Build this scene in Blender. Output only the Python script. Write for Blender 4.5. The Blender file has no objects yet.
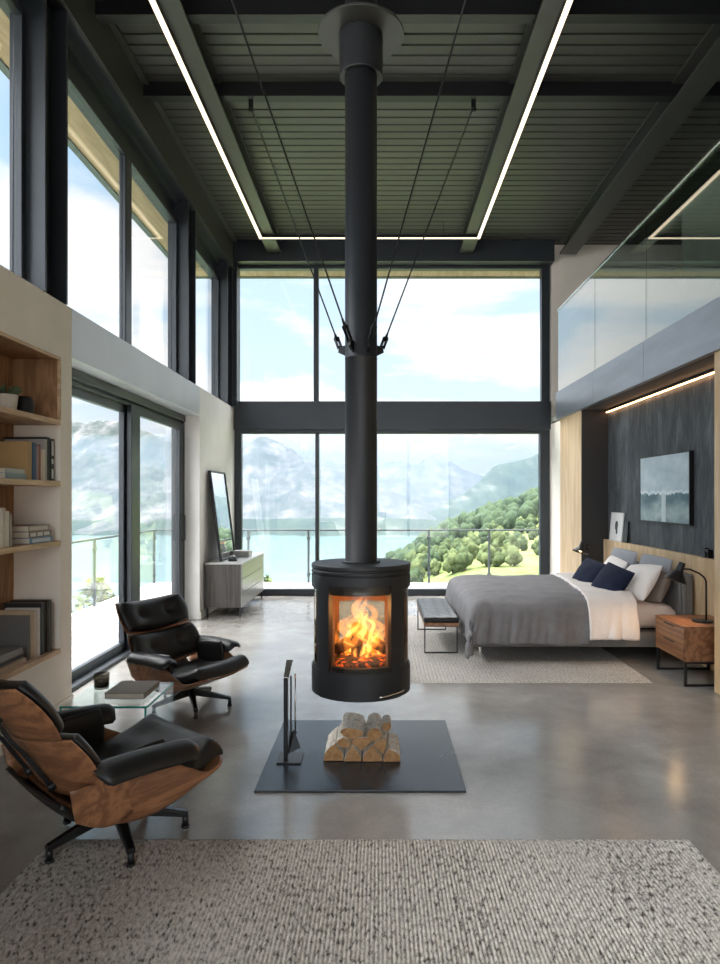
import bpy, bmesh, math, random
from mathutils import Vector, Matrix, noise
PI = math.pi
rnd = random.Random(11)
SC = bpy.context.scene
COL = SC.collection

# ------------------------------------------------------------------ mesh kit
def lerp(a, b, t): return a + (b - a) * t
def clamp(a, lo=0.0, hi=1.0): return max(lo, min(hi, a))
def sstep(a, b, x):
    t = clamp((x - a) / (b - a)); return t * t * (3 - 2 * t)
def interp(tab, x):
    if x <= tab[0][0]: return tab[0][1]
    for (a, p), (b, q) in zip(tab, tab[1:]):
        if x <= b:
            t = (x - a) / (b - a); t = t * t * (3 - 2 * t) if False else t
            return p + (q - p) * t
    return tab[-1][1]
def smooth_tab(tab, x):
    # Catmull-Rom through a table
    n = len(tab)
    if x <= tab[0][0]: return tab[0][1]
    if x >= tab[-1][0]: return tab[-1][1]
    for i in range(n - 1):
        if x <= tab[i + 1][0]:
            a, b = tab[i], tab[i + 1]
            pa = tab[i - 1] if i > 0 else (2 * a[0] - b[0], a[1])
            pb = tab[i + 2] if i + 2 < n else (2 * b[0] - a[0], b[1])
            h = b[0] - a[0]; t = (x - a[0]) / h
            m0 = (b[1] - pa[1]) / (b[0] - pa[0]) * h
            m1 = (pb[1] - a[1]) / (pb[0] - a[0]) * h
            return ((2*t**3 - 3*t*t + 1) * a[1] + (t**3 - 2*t*t + t) * m0 + (-2*t**3 + 3*t*t) * b[1] + (t**3 - t*t) * m1)

class MB:
    def __init__(s): s.v = []; s.f = []; s.m = []; s.s = []
    def add(s, vs, fs, mi=0, smooth=False):
        o = len(s.v)
        s.v += [tuple(v) for v in vs]
        for f in fs:
            s.f.append([i + o for i in f]); s.m.append(mi); s.s.append(smooth)
        return s
    def box(s, x0, x1, y0, y1, z0, z1, mi=0):
        vs = [(x, y, z) for x in (x0, x1) for y in (y0, y1) for z in (z0, z1)]
        return s.add(vs, [(0, 1, 3, 2), (4, 6, 7, 5), (0, 4, 5, 1), (2, 3, 7, 6), (0, 2, 6, 4), (1, 5, 7, 3)], mi)
    def bar(s, p, q, w, h, up=(0, 0, 1), mi=0, w2=None, h2=None):
        p, q = Vector(p), Vector(q); d = (q - p).normalized(); u = Vector(up)
        a = d.cross(u)
        if a.length < 1e-5: a = d.cross(Vector((1, 0, 0)))
        a.normalize(); b = a.cross(d).normalized()
        w2 = w if w2 is None else w2; h2 = h if h2 is None else h2
        vs = []
        for c, ww, hh in ((p, w, h), (q, w2, h2)):
            for i, j in ((-1, -1), (1, -1), (1, 1), (-1, 1)): vs.append(c + a * (i * ww / 2) + b * (j * hh / 2))
        return s.add(vs, [(0, 1, 2, 3), (7, 6, 5, 4), (0, 4, 5, 1), (1, 5, 6, 2), (2, 6, 7, 3), (3, 7, 4, 0)], mi)
    def tube(s, pts, r, n=10, mi=0, smooth=True, caps=True):
        pts = [Vector(p) for p in pts]; m = len(pts)
        rs = r if isinstance(r, (list, tuple)) else [r] * m
        vs = []; a = None
        for i, p in enumerate(pts):
            d = (pts[min(i + 1, m - 1)] - pts[max(i - 1, 0)]).normalized()
            if a is None:
                a = d.cross(Vector((0, 0, 1)))
                if a.length < 1e-4: a = Vector((1, 0, 0))
            a = (a - d * a.dot(d)).normalized(); b = d.cross(a)
            for k in range(n):
                t = 2 * PI * k / n; vs.append(p + (a * math.cos(t) + b * math.sin(t)) * rs[i])
        fs = [(i * n + k, i * n + (k + 1) % n, (i + 1) * n + (k + 1) % n, (i + 1) * n + k) for i in range(m - 1) for k in range(n)]
        s.add(vs, fs, mi, smooth)
        if caps:
            s.add(vs[:n], [list(range(n))[::-1]], mi); s.add(vs[-n:], [list(range(n))], mi)
        return s
    def lathe(s, prof, n=48, c=(0, 0, 0), mi=0, smooth=False, a0=0.0, a1=2 * PI, close=True):
        """prof: list of (r,z) revolved about z; full turn or sector (closed profile when close)."""
        full = abs(a1 - a0 - 2 * PI) < 1e-6
        m = len(prof); k = n if full else n + 1
        vs = [(c[0] + r * math.cos(a0 + (a1 - a0) * j / n), c[1] + r * math.sin(a0 + (a1 - a0) * j / n), c[2] + z) for j in range(k) for r, z in prof]
        fs = []
        rng = m if close else m - 1
        for j in range(n):
            j2 = (j + 1) % k
            for i in range(rng):
                i2 = (i + 1) % m
                fs.append((j * m + i, j2 * m + i, j2 * m + i2, j * m + i2))
        if not full and close:
            fs.append(list(range(m))); fs.append([n * m + i for i in range(m)][::-1])
        return s.add(vs, fs, mi, smooth)
    def disc_solid(s, prof, n=48, c=(0, 0, 0), mi=0, smooth=True):
        """solid of revolution: profile from axis bottom to axis top (r=0 at ends allowed, capped)."""
        m = len(prof)
        vs = [(c[0] + r * math.cos(2 * PI * j / n), c[1] + r * math.sin(2 * PI * j / n), c[2] + z) for j in range(n) for r, z in prof]
        fs = [(j * m + i, ((j + 1) % n) * m + i, ((j + 1) % n) * m + i + 1, j * m + i + 1) for j in range(n) for i in range(m - 1)]
        s.add(vs, fs, mi, smooth)
        s.add([vs[j * m] for j in range(n)], [list(range(n))[::-1]], mi)
        s.add([vs[j * m + m - 1] for j in range(n)], [list(range(n))], mi)
        return s
    def sector(s, a0, a1, r0, r1, z0, z1, c=(0, 0, 0), n=10, mi=0):
        return s.lathe([(r0, z0), (r1, z0), (r1, z1), (r0, z1)], n, c, mi, False, a0, a1, True)
    def grid(s, nu, nv, fn, mi=0, smooth=True):
        vs = [fn(i / nu, j / nv) for i in range(nu + 1) for j in range(nv + 1)]
        fs = [(i * (nv + 1) + j, (i + 1) * (nv + 1) + j, (i + 1) * (nv + 1) + j + 1, i * (nv + 1) + j + 1) for i in range(nu) for j in range(nv)]
        return s.add(vs, fs, mi, smooth)
    def prism(s, poly, fn, L, mi_side=0, mi_end=1, taper=0.0):
        """poly (x,z) extruded along y 0..L"""
        n = len(poly)
        cx = sum(p[0] for p in poly) / n; cz = sum(p[1] for p in poly) / n
        vs = [fn(x, 0.0, z) for x, z in poly] + [fn(cx + (x - cx) * (1 - taper), L, cz + (z - cz) * (1 - taper)) for x, z in poly]
        s.add(vs, [(i, (i + 1) % n, n + (i + 1) % n, n + i) for i in range(n)], mi_side, False)
        s.add(vs[:n], [list(range(n))[::-1]], mi_end); s.add(vs[n:], [list(range(n))], mi_end)
        return s
    def pillow(s, w, h, tf, tb, place=None, k=0.35, p=5.0, q=0.5, n=18, tufts=(), pin=0.0, soft=False, wr=0.0, seed=0, mi=0):
        place = place or (lambda x, y, z: (x, y, z))
        F = {}; B = {}; vs = []
        for i in range(n + 1):
            for j in range(n + 1):
                a = math.sin(PI / 2 * (-1 + 2 * i / n)); b = math.sin(PI / 2 * (-1 + 2 * j / n))
                x = a * math.sqrt(1 - k * b * b / 2) * w / 2; y = b * math.sqrt(1 - k * a * a / 2) * h / 2
                if pin:
                    x *= 1 - pin * (1 - b * b) * abs(a) ** 2; y *= 1 - pin * (1 - a * a) * abs(b) ** 2
                e = max(abs(a), abs(b))
                pr = max(0.0, (1 - a * a) * (1 - b * b)) ** 0.42 if soft else max(0.0, 1 - e ** p) ** q
                zf = tf * pr
                for tx, ty, tr, td in tufts:
                    zf -= td * math.exp(-((x - tx) ** 2 + (y - ty) ** 2) / (tr * tr)) * pr
                if wr: zf += wr * pr * noise.noise(Vector((x * 9 + seed, y * 9, seed * 1.7))) + wr * .6 * pr * noise.noise(Vector((x * 22, y * 14 + seed, 2.0)))
                F[i, j] = len(vs); vs.append(place(x, y, zf))
        for i in range(n + 1):
            for j in range(n + 1):
                if i in (0, n) or j in (0, n): B[i, j] = F[i, j]; continue
                a = math.sin(PI / 2 * (-1 + 2 * i / n)); b = math.sin(PI / 2 * (-1 + 2 * j / n))
                x = a * math.sqrt(1 - k * b * b / 2) * w / 2; y = b * math.sqrt(1 - k * a * a / 2) * h / 2
                if pin:
                    x *= 1 - pin * (1 - b * b) * abs(a) ** 2; y *= 1 - pin * (1 - a * a) * abs(b) ** 2
                e = max(abs(a), abs(b))
                pr = max(0.0, (1 - a * a) * (1 - b * b)) ** 0.42 if soft else max(0.0, 1 - e ** p) ** q
                B[i, j] = len(vs); vs.append(place(x, y, -tb * pr))
        fs = []
        for i in range(n):
            for j in range(n):
                fs.append((F[i, j], F[i + 1, j], F[i + 1, j + 1], F[i, j + 1]))
                fs.append((B[i, j], B[i, j + 1], B[i + 1, j + 1], B[i + 1, j]))
        return s.add(vs, fs, mi, True)
    def build(s, name, mats, parent=None, loc=(0, 0, 0), rot=(0, 0, 0), bevel=0.0, solid=0.0, soff=0.0, sub=0, smooth=None, world=False):
        me = bpy.data.meshes.new(name)
        vs = s.v
        if world: vs = [(x - loc[0], y - loc[1], z - loc[2]) for x, y, z in vs]
        me.from_pydata(vs, [], s.f)
        if not isinstance(mats, (list, tuple)): mats = [mats]
        for m in mats: me.materials.append(m)
        me.polygons.foreach_set('material_index', s.m)
        me.polygons.foreach_set('use_smooth', s.s if smooth is None else [smooth] * len(s.f))
        bm = bmesh.new(); bm.from_mesh(me)
        bmesh.ops.remove_doubles(bm, verts=bm.verts, dist=1e-6)
        bmesh.ops.recalc_face_normals(bm, faces=bm.faces)
        bm.to_mesh(me); bm.free(); me.update()
        o = bpy.data.objects.new(name, me); COL.objects.link(o)
        o.location = loc; o.rotation_euler = rot
        if parent: o.parent = parent
        if solid:
            md = o.modifiers.new('solid', 'SOLIDIFY'); md.thickness = solid; md.offset = soff
        if bevel:
            md = o.modifiers.new('bevel', 'BEVEL'); md.width = bevel; md.segments = 2; md.limit_method = 'ANGLE'; md.angle_limit = math.radians(40)
        if sub:
            md = o.modifiers.new('sub', 'SUBSURF'); md.levels = sub; md.render_levels = sub
        return o

def tag(o, label=None, cat=None, group=None, kind=None):
    if label: o['label'] = label
    if cat: o['category'] = cat
    if group: o['group'] = group
    if kind: o['kind'] = kind
    return o
def thing(name, label, cat, loc=(0, 0, 0), rz=0.0, group=None, kind=None):
    o = bpy.data.objects.new(name, None); o.empty_display_size = .05; COL.objects.link(o)
    o.location = loc; o.rotation_euler = (0, 0, rz)
    return tag(o, label, cat, group, kind)
def struct(o, label, cat): return tag(o, label, cat, None, 'structure')
def copy_tree(o, parent=None):
    c = o.copy(); COL.objects.link(c)
    if parent: c.parent = parent
    for ch in [x for x in bpy.data.objects if x.parent == o]: copy_tree(ch, c)
    return c

# ------------------------------------------------------------------ materials
class NT:
    def __init__(s, name):
        s.m = bpy.data.materials.new(name); s.m.use_nodes = True
        s.t = s.m.node_tree; s.t.nodes.clear()
        s.out = s.t.nodes.new('ShaderNodeOutputMaterial')
    def n(s, typ, **kw):
        nd = s.t.nodes.new(typ)
        for k, v in kw.items():
            if k.startswith('i_'):
                key = k[2:].replace('_', ' '); nd.inputs[key].default_value = v
            else: setattr(nd, k, v)
        return nd
    def l(s, a, b): s.t.links.new(a, b)
    def ramp(s, fac, stops):
        r = s.n('ShaderNodeValToRGB'); el = r.color_ramp.elements
        while len(el) < len(stops): el.new(0.5)
        for e, (p, c) in zip(el, stops): e.position = p; e.color = (*c[:3], 1)
        s.l(fac, r.inputs['Fac']); return r.outputs['Color']
    def coords(s, scale=(1, 1, 1), rot=(0, 0, 0), kind='Object', loc=(0, 0, 0)):
        tc = s.n('ShaderNodeTexCoord'); mp = s.n('ShaderNodeMapping')
        mp.inputs['Scale'].default_value = scale; mp.inputs['Rotation'].default_value = rot; mp.inputs['Location'].default_value = loc
        s.l(tc.outputs[kind], mp.inputs['Vector']); return mp.outputs['Vector']
    def noise(s, vec, scale=5, detail=5, rough=.55, dist=0.0):
        nd = s.n('ShaderNodeTexNoise'); nd.inputs['Scale'].default_value = scale; nd.inputs['Detail'].default_value = detail
        nd.inputs['Roughness'].default_value = rough; nd.inputs['Distortion'].default_value = dist
        s.l(vec, nd.inputs['Vector']); return nd.outputs['Fac']
    def math(s, op, a, b=None):
        nd = s.n('ShaderNodeMath', operation=op)
        for i, x in enumerate((a, b)):
            if x is None: continue
            if isinstance(x, (int, float)): nd.inputs[i].default_value = x
            else: s.l(x, nd.inputs[i])
        return nd.outputs[0]
    def mix(s, fac, a, b):
        nd = s.n('ShaderNodeMix', data_type='RGBA')
        for sock, x in ((nd.inputs[0], fac), (nd.inputs[6], a), (nd.inputs[7], b)):
            if isinstance(x, (int, float)): sock.default_value = x
            elif isinstance(x, tuple): sock.default_value = (*x, 1)
            else: s.l(x, sock)
        return nd.outputs[2]
    def bsdf(s, col, rough=.5, metal=0.0, spec=.5, bump=None, bstr=.2, bdist=.01, **kw):
        b = s.n('ShaderNodeBsdfPrincipled')
        for key, x in (('Base Color', col), ('Roughness', rough), ('Metallic', metal), ('Specular IOR Level', spec)):
            if isinstance(x, tuple): b.inputs[key].default_value = (*x, 1)
            elif isinstance(x, (int, float)): b.inputs[key].default_value = x
            else: s.l(x, b.inputs[key])
        for k, x in kw.items(): b.inputs[k.replace('_', ' ')].default_value = x
        if bump is not None:
            bp = s.n('ShaderNodeBump'); bp.inputs['Strength'].default_value = bstr; bp.inputs['Distance'].default_value = bdist
            s.l(bump, bp.inputs['Height']); s.l(bp.outputs['Normal'], b.inputs['Normal'])
        s.l(b.outputs[0], s.out.inputs['Surface']); return s.m

def plain(name, col, rough=.5, metal=0.0, spec=.5, var=.08, scale=6, bump=0.0, bscale=60, stretch=(1, 1, 1), **kw):
    t = NT(name); v = t.coords(stretch)
    f = t.noise(v, scale, 5)
    a = tuple(c * (1 - var) for c in col); b = tuple(min(1, c * (1 + var)) for c in col)
    c = t.ramp(f, [(.3, a), (.7, b)])
    bp = t.noise(v, bscale, 3) if bump else None
    return t.bsdf(c, rough, metal, spec, bp, bump, .01, **kw)

def wood(name, c1, c2, axis='z', scale=1.0, rough=.45, spec=.4, rings=9.0, fine=.35, dist=.6, along=.12):
    """grain runs along the axis"""
    t = NT(name)
    st = {'x': (along, 1, 1), 'y': (1, along, 1), 'z': (1, 1, along)}[axis]
    v = t.coords(tuple(a * scale for a in st))
    n1 = t.noise(v, 3.2, 4, .5, dist)
    w = t.math('FRACT', t.math('MULTIPLY', n1, rings))
    w = t.math('ABSOLUTE', t.math('SUBTRACT', w, .5))
    st2 = {'x': (.03, 1, 1), 'y': (1, .03, 1), 'z': (1, 1, .03)}[axis]
    v2 = t.coords(tuple(a * scale for a in st2))
    n2 = t.noise(v2, 90, 3)
    f = t.math('ADD', t.math('MULTIPLY', w, 1.2), t.math('MULTIPLY', t.math('SUBTRACT', n2, .5), fine * 3))
    c = t.ramp(f, [(.02, c2), (.6, c1)])
    return t.bsdf(c, rough, 0, spec, n2, .08, .004)

def emit(name, col, strength):
    t = NT(name); e = t.n('ShaderNodeEmission'); e.inputs[0].default_value = (*col, 1); e.inputs[1].default_value = strength
    t.l(e.outputs[0], t.out.inputs['Surface']); return t.m

def glass(name, ior=1.5, tint=(1, 1, 1), gain=1.0):
    """clear sheet glass: Fresnel mix of a mirror reflection and straight transmission"""
    t = NT(name)
    g = t.n('ShaderNodeNewGeometry'); d = t.n('ShaderNodeVectorMath', operation='DOT_PRODUCT')
    t.l(g.outputs['Normal'], d.inputs[0]); t.l(g.outputs['Incoming'], d.inputs[1])
    c = t.math('ABSOLUTE', d.outputs['Value'])
    r0 = ((ior - 1) / (ior + 1)) ** 2
    f = t.math('ADD', t.math('MULTIPLY', t.math('POWER', t.math('SUBTRACT', 1.0, c), 5.0), (1 - r0)), r0)
    f = t.math('MINIMUM', t.math('MULTIPLY', f, gain), 1.0)
    tr = t.n('ShaderNodeBsdfTransparent'); tr.inputs[0].default_value = (*tint, 1)
    gl = t.n('ShaderNodeBsdfGlossy'); gl.inputs['Roughness'].default_value = 0.0
    mx = t.n('ShaderNodeMixShader'); t.l(f, mx.inputs[0]); t.l(tr.outputs[0], mx.inputs[1]); t.l(gl.outputs[0], mx.inputs[2])
    t.l(mx.outputs[0], t.out.inputs['Surface']); return t.m

M = {}
M['frame'] = plain('anthracite_frame', (.028, .034, .041), .38, .2, .5, .1, 3)
M['black'] = plain('black_steel', (.012, .0125, .014), .42, .3, .5, .1, 4)
M['stove'] = plain('stove_black', (.014, .0155, .018), .5, .2, .5, .12, 5)
M['beam'] = plain('beam_paint', (.046, .047, .043), .42, .1, .5, .1, 2)
M['deck'] = plain('ceiling_deck', (.045, .046, .041), .45, .0, .5, .12, 1.5)
M['plaster'] = plain('beige_plaster', (.84, .775, .69), .85, 0, .25, .04, 3, .05, 120)
M['white'] = plain('white_plaster', (.83, .81, .77), .85, 0, .25, .04, 3, .04, 120)
M['band'] = plain('grey_metal_band', (.60, .63, .67), .4, .15, .5, .05, 2)
M['fascia'] = plain('steel_fascia', (.22, .24, .27), .36, .65, .5, .18, 3, stretch=(1, .3, 2))
M['soffit_dark'] = plain('dark_soffit', (.02, .02, .021), .6)
M['mezz'] = plain('mezzanine_wall', (.30, .31, .27), .8)
M['oak'] = wood('oak_panel', (.70, .51, .32), (.56, .38, .21), 'z', 1.4, .5, .3, 5, .2)
M['oakx'] = wood('oak_edge', (.62, .43, .27), (.45, .29, .16), 'y', 2, .5, .3, 6, .25)
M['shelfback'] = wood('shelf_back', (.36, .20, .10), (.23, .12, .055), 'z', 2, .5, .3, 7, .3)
M['larch'] = wood('larch_soffit', (.42, .32, .21), (.33, .245, .155), 'y', 1.2, .6, .3, 6, .25)
M['walnut'] = wood('walnut', (.31, .145, .068), (.15, .064, .030), 'x', 3.0, .36, .5, 5, .4, .1, .05)
M['walnutv'] = wood('walnut_upright', (.30, .14, .066), (.15, .064, .03), 'y', 3.0, .38, .5, 5, .4, .1, .05)
M['leather'] = plain('black_leather', (.009, .0088, .009), .40, 0, .4, .15, 8, .22, 170)
M['alu'] = plain('polished_aluminium', (.55, .55, .56), .22, 1.0)
M['chrome'] = plain('brushed_steel', (.6, .58, .55), .25, 1.0)
M['greywood'] = wood('grey_oak', (.085, .077, .070), (.052, .046, .041), 'z', 3, .5, .3, 5, .3, .1, .06)
M['greyfront'] = wood('grey_lacquer_oak', (.30, .295, .275), (.25, .24, .225), 'y', 2, .28, .5, 5, .2, .1, .05)
M['greytop'] = plain('grey_top', (.42, .42, .41), .3)
M['duvet'] = plain('grey_linen', (.175, .17, .175), .9, 0, .2, .09, 9, .5, 26)
M['frame_fabric'] = plain('grey_upholstery', (.20, .195, .19), .9, 0, .2, .08, 40, .3, 300)
M['sheet'] = plain('white_linen', (.80, .74, .70), .9, 0, .2, .02, 5, .4, 24)
M['pinksheet'] = plain('blush_sheet', (.78, .64, .56), .9, 0, .2, .03, 5, .1, 160)
M['navy'] = plain('navy_cotton', (.010, .0145, .036), .85, 0, .2, .12, 9, .3, 260)
M['taupe'] = plain('taupe_linen', (.19, .155, .13), .9, 0, .2, .08, 9, .3, 260)
M['greypillow'] = plain('grey_cotton', (.27, .28, .30), .9, 0, .2, .06, 9, .25, 220)
M['glass'] = glass('window_glass', 1.33, (1, 1, 1))
M['railglass'] = glass('balustrade_glass', 2.1, (.78, .84, .80), 1.6)
M['tableglass'] = glass('table_glass', 1.5, (.94, .985, .97))
M['glassedge'] = plain('glass_edge', (.03, .30, .24), .1, 0, .6)
M['stoveglass'] = glass('stove_glass', 1.4, (.97, .94, .90))
M['rearglass'] = glass('stove_rear_glass', 1.10, (.80, .70, .58))
M['sideglass'] = glass('stove_side_glass', 1.5, (.62, .52, .42))
M['led'] = emit('warm_led', (1.0, .84, .62), 1.9)
M['led_cove'] = emit('cove_led', (1.0, .52, .24), 13.0)
M['bulb'] = emit('warm_bulb', (1.0, .62, .30), 60.0)
M['pot'] = plain('stoneware', (.52, .47, .40), .8, 0, .2, .1, 14, .2, 80)
M['vase'] = plain('black_ceramic', (.022, .022, .023), .6, 0, .4, .2, 6)
M['leaf'] = plain('succulent_leaf', (.055, .085, .04), .5, 0, .4, .3, 12)
M['ember'] = None

# polished concrete floor
t = NT('polished_concrete'); v = t.coords()
n1 = t.noise(v, .55, 7, .6, .4); n2 = t.noise(v, 3.5, 8, .65, .3); n3 = t.noise(v, 60, 3)
f = t.math('ADD', t.math('MULTIPLY', n1, .55), t.math('ADD', t.math('MULTIPLY', n2, .35), t.math('MULTIPLY', n3, .12)))
c = t.ramp(f, [(.34, (.15, .138, .124)), (.52, (.24, .225, .205)), (.68, (.35, .335, .31))])
rg = t.math('ADD', .10, t.math('MULTIPLY', n2, .15))
M['floor'] = t.bsdf(c, rg, 0, .95, n2, .03, .02)

# woven rug: pale ribs with darker flecks
def rugmat(name, lo, mid, hi, sx, sy, rib):
    t = NT(name)
    v = t.coords((sx, sy, 1)); fl = t.noise(v, 1.0, 3, .6)
    v2 = t.coords((1, 1, 1)); big = t.noise(v2, 2.2, 4, .6); fine = t.noise(v2, 260, 2)
    f = t.math('ADD', fl, t.math('ADD', t.math('MULTIPLY', t.math('SUBTRACT', fine, .5), .35), t.math('MULTIPLY', t.math('SUBTRACT', big, .5), .22)))
    c = t.ramp(f, [(.33, lo), (.43, mid), (.62, hi)])
    knots = t.noise(t.coords((rib, 70, 40)), 1.0, 2)
    h = t.math('ADD', knots, t.math('MULTIPLY', fine, .5))
    return t.bsdf(c, .95, 0, .1, h, .8, .012)
M['rug'] = rugmat('rib_rug', (.045, .04, .036), (.36, .335, .30), (.58, .55, .505), 64, 34, 70)
M['rug2'] = rugmat('wool_rug', (.20, .185, .17), (.36, .335, .305), (.52, .485, .445), 60, 60, 60)

# hearth plate
t = NT('hearth_steel'); v = t.coords(); n1 = t.noise(v, 3, 6, .6, .5); n2 = t.noise(v, 120, 2)
c = t.ramp(n1, [(.3, (.022, .025, .030)), (.7, (.040, .044, .050))])
M['hearth'] = t.bsdf(c, t.math('ADD', .18, t.math('MULTIPLY', n1, .14)), .35, .5, n2, .03, .002)

# dark mottled plaster with vertical trowel streaks
t = NT('dark_plaster'); v = t.coords((1, 1.6, .45)); n1 = t.noise(v, 3.0, 8, .65, .6); n2 = t.noise(t.coords((1, 3, .5)), 14, 5, .6)
f = t.math('ADD', t.math('MULTIPLY', n1, .7), t.math('MULTIPLY', n2, .3))
c = t.ramp(f, [(.36, (.030, .034, .038)), (.5, (.062, .069, .075)), (.64, (.13, .14, .15))])
M['darkwall'] = t.bsdf(c, .7, 0, .3, f, .25, .02)

# bark and split wood
t = NT('birch_bark'); v = t.coords((1, 1, 1)); n1 = t.noise(t.coords((14, 5, 14)), 3, 6, .7, .5); n2 = t.noise(v, 40, 4)
c = t.ramp(t.math('ADD', t.math('MULTIPLY', n1, .75), t.math('MULTIPLY', n2, .25)), [(.35, (.12, .085, .06)), (.41, (.56, .47, .38)), (.53, (.88, .81, .71))])
M['bark'] = t.bsdf(c, .9, 0, .2, n1, .7, .02)
t = NT('split_wood'); v = t.coords((1, .2, 1)); n1 = t.noise(v, 28, 4, .6, .4)
c = t.ramp(n1, [(.3, (.24, .125, .055)), (.7, (.46, .265, .125))])
M['cut'] = t.bsdf(c, .8, 0, .2, n1, .3, .005)
# glowing charred log and embers
def charred(name, strength, thr):
    t = NT(name); v = t.coords(); n1 = t.noise(v, 22, 5, .6, .4); n2 = t.noise(v, 45, 3)
    b = t.n('ShaderNodeBsdfPrincipled'); t.l(t.ramp(n2, [(.3, (.03, .018, .012)), (.7, (.12, .06, .035))]), b.inputs['Base Color']); b.inputs['Roughness'].default_value = .9
    g = t.ramp(n1, [(thr, (0, 0, 0)), (thr + .10, (.9, .12, .01)), (thr + .22, (1, .42, .07))])
    t.l(g, b.inputs['Emission Color']); b.inputs['Emission Strength'].default_value = strength
    bp = t.n('ShaderNodeBump'); bp.inputs['Strength'].default_value = .8; bp.inputs['Distance'].default_value = .01
    t.l(n1, bp.inputs['Height']); t.l(bp.outputs[0], b.inputs['Normal'])
    t.l(b.outputs[0], t.out.inputs['Surface']); return t.m
M['char'] = charred('charred_log', .9, .60)
M['ember'] = charred('ember_bed', 1.3, .52)
M['firebrick'] = plain('firebrick', (.22, .12, .075), .9, 0, .2, .2, 10)
def flame(name, col, s):
    t = NT(name); e = t.n('ShaderNodeEmission'); e.inputs[0].default_value = (*col, 1); e.inputs[1].default_value = s
    t.l(e.outputs[0], t.out.inputs['Volume']); return t.m
M['flame_hot'] = flame('flame_core', (1.0, .52, .12), 52)
M['flame'] = flame('flame_outer', (1.0, .30, .03), 17)
M['mirror'] = plain('mirror_silver', (.85, .87, .88), .02, 1.0, .5, .0)
M['decking'] = plain('pale_deck', (.33, .325, .315), .6, 0, .3, .06, 3, stretch=(4, .4, 1))
M['railmetal'] = plain('rail_metal', (.09, .105, .11), .4, .4)
M['outlet'] = plain('black_plastic', (.02, .02, .02), .5)
HZD = .00030
SKY_BOOST_LO, SKY_BOOST_HI, SKY_BOOST_REAR = 4.0, 20.0, 2.4
# ================================================================== the setting
YB = 10.2        # inner face of the lake-side glazing
b = MB().box(-2.62, 3.1, -3.5, 10.3, -.25, 0)
struct(b.build('floor', M['floor']), 'polished grey concrete floor of the tall room', 'floor')

# ceiling: dark boards running across the room
b = MB(); pitch = .135; y = -3.5; prof = []
while y < 10.3:
    prof += [(y, 5.33), (y + pitch - .024, 5.33), (y + pitch - .019, 5.348), (y + pitch - .005, 5.348)]; y += pitch
n = len(prof)
vs = [(x, yy, zz) for x in (-2.45, 6.1) for yy, zz in prof]
b.add(vs, [(i, i + 1, n + i + 1, n + i) for i in range(n - 1)])
b.box(-2.45, 6.1, -3.5, 10.35, 5.36, 5.5)
struct(b.build('ceiling', M['deck']), 'dark boarded ceiling between the steel beams', 'ceiling')

def ibeam_y(x0, x1, y0, y1, zb, zt=5.33):
    m = MB(); c = (x0 + x1) / 2
    m.box(x0, x1, y0, y1, zb, zb + .022); m.box(c - .012, c + .012, y0, y1, zb + .022, zt - .02); m.box(x0, x1, y0, y1, zt - .02, zt); return m
def ibeam_x(x0, x1, y0, y1, zb, zt=5.33):
    m = MB(); c = (y0 + y1) / 2
    m.box(x0, x1, y0, y1, zb, zb + .018); m.box(x0, x1, c - .01, c + .01, zb + .018, zt - .018); m.box(x0, x1, y0, y1, zt - .018, zt); return m
for nm, (x0, x1, zb), lab in (('ceiling_beam', (-1.66, -1.46, 5.135), 'long dark steel beam carrying the left light strip'),
                              ('ceiling_beam', (1.20, 1.40, 5.135), 'long dark steel beam carrying the right light strip'),
                              ('ceiling_beam', (2.70, 2.95, 5.13), 'long dark steel beam above the upper glass balustrade')):
    struct(ibeam_y(x0, x1, -3.5, 10.0, zb).build(nm, M['beam']), lab, 'beam')
def cross(y0, y1, lab):
    m = MB()
    for xa, xb in ((-2.2, -1.57), (-1.55, 1.29), (1.31, 2.81), (2.84, 3.98)):
        c = (y0 + y1) / 2
        m.box(xa, xb, y0, y1, 5.2, 5.216); m.box(xa, xb, c - .01, c + .01, 5.216, 5.33)
        m.box(xa, xb, y0, y0 + .006, 5.216, 5.33)
    struct(m.build('ceiling_beam', M['black']), lab, 'beam')
cross(5.13, 5.23, 'black cross beam under the ceiling just before the flue plate')
cross(6.17, 6.27, 'black cross beam under the ceiling that holds the far rod brackets')
cross(1.64, 1.76, 'black cross beam over the foreground rug')
b = MB().box(-2.2, 2.62, 9.98, 10.2, 5.02, 5.33)
struct(b.build('ceiling_beam', M['frame'], bevel=.004), 'dark edge beam over the lake window', 'beam')

# left side, upper storey: edge beam, columns, windows
b = MB().box(-2.25, -2.165, -3.5, 10.0, 4.906, 4.93).box(-2.195, -2.175, -3.5, 10.0, 4.93, 5.30).box(-2.25, -2.12, -3.5, 10.0, 5.30, 5.329)
struct(b.build('ceiling_beam', M['beam']), 'dark steel edge beam above the upper left windows', 'beam')
b = MB().box(-2.45, -2.30, -3.5, 10.2, 4.84, 4.905).box(-2.45, -2.36, -3.5, 10.2, 4.72, 4.84).box(-2.45, -2.34, -3.5, 10.2, 4.665, 4.72)
b.box(-2.45, -2.2, -3.5, 10.2, 4.905, 5.36)
struct(b.build('lintel', M['frame']), 'dark stepped window head along the upper left side', 'lintel')
def hcol(y0, y1, lab, xa=-2.42, xb=-2.185):
    m = MB()
    m.box(xa, xb, y0, y0 + .022, 2.85, 4.905).box(xa, xb, y1 - .022, y1, 2.85, 4.905).box(-2.32, -2.295, y0 + .022, y1 - .022, 2.85, 4.905)
    struct(m.build('steel_column', M['frame'], bevel=.002), lab, 'column')
hcol(4.38, 4.70, 'dark steel column above the bookshelf wall')
hcol(7.665, 7.985, 'dark steel column above the far end of the sliding door')
hcol(9.655, 10.0, 'dark steel column in the far left corner')

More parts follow.
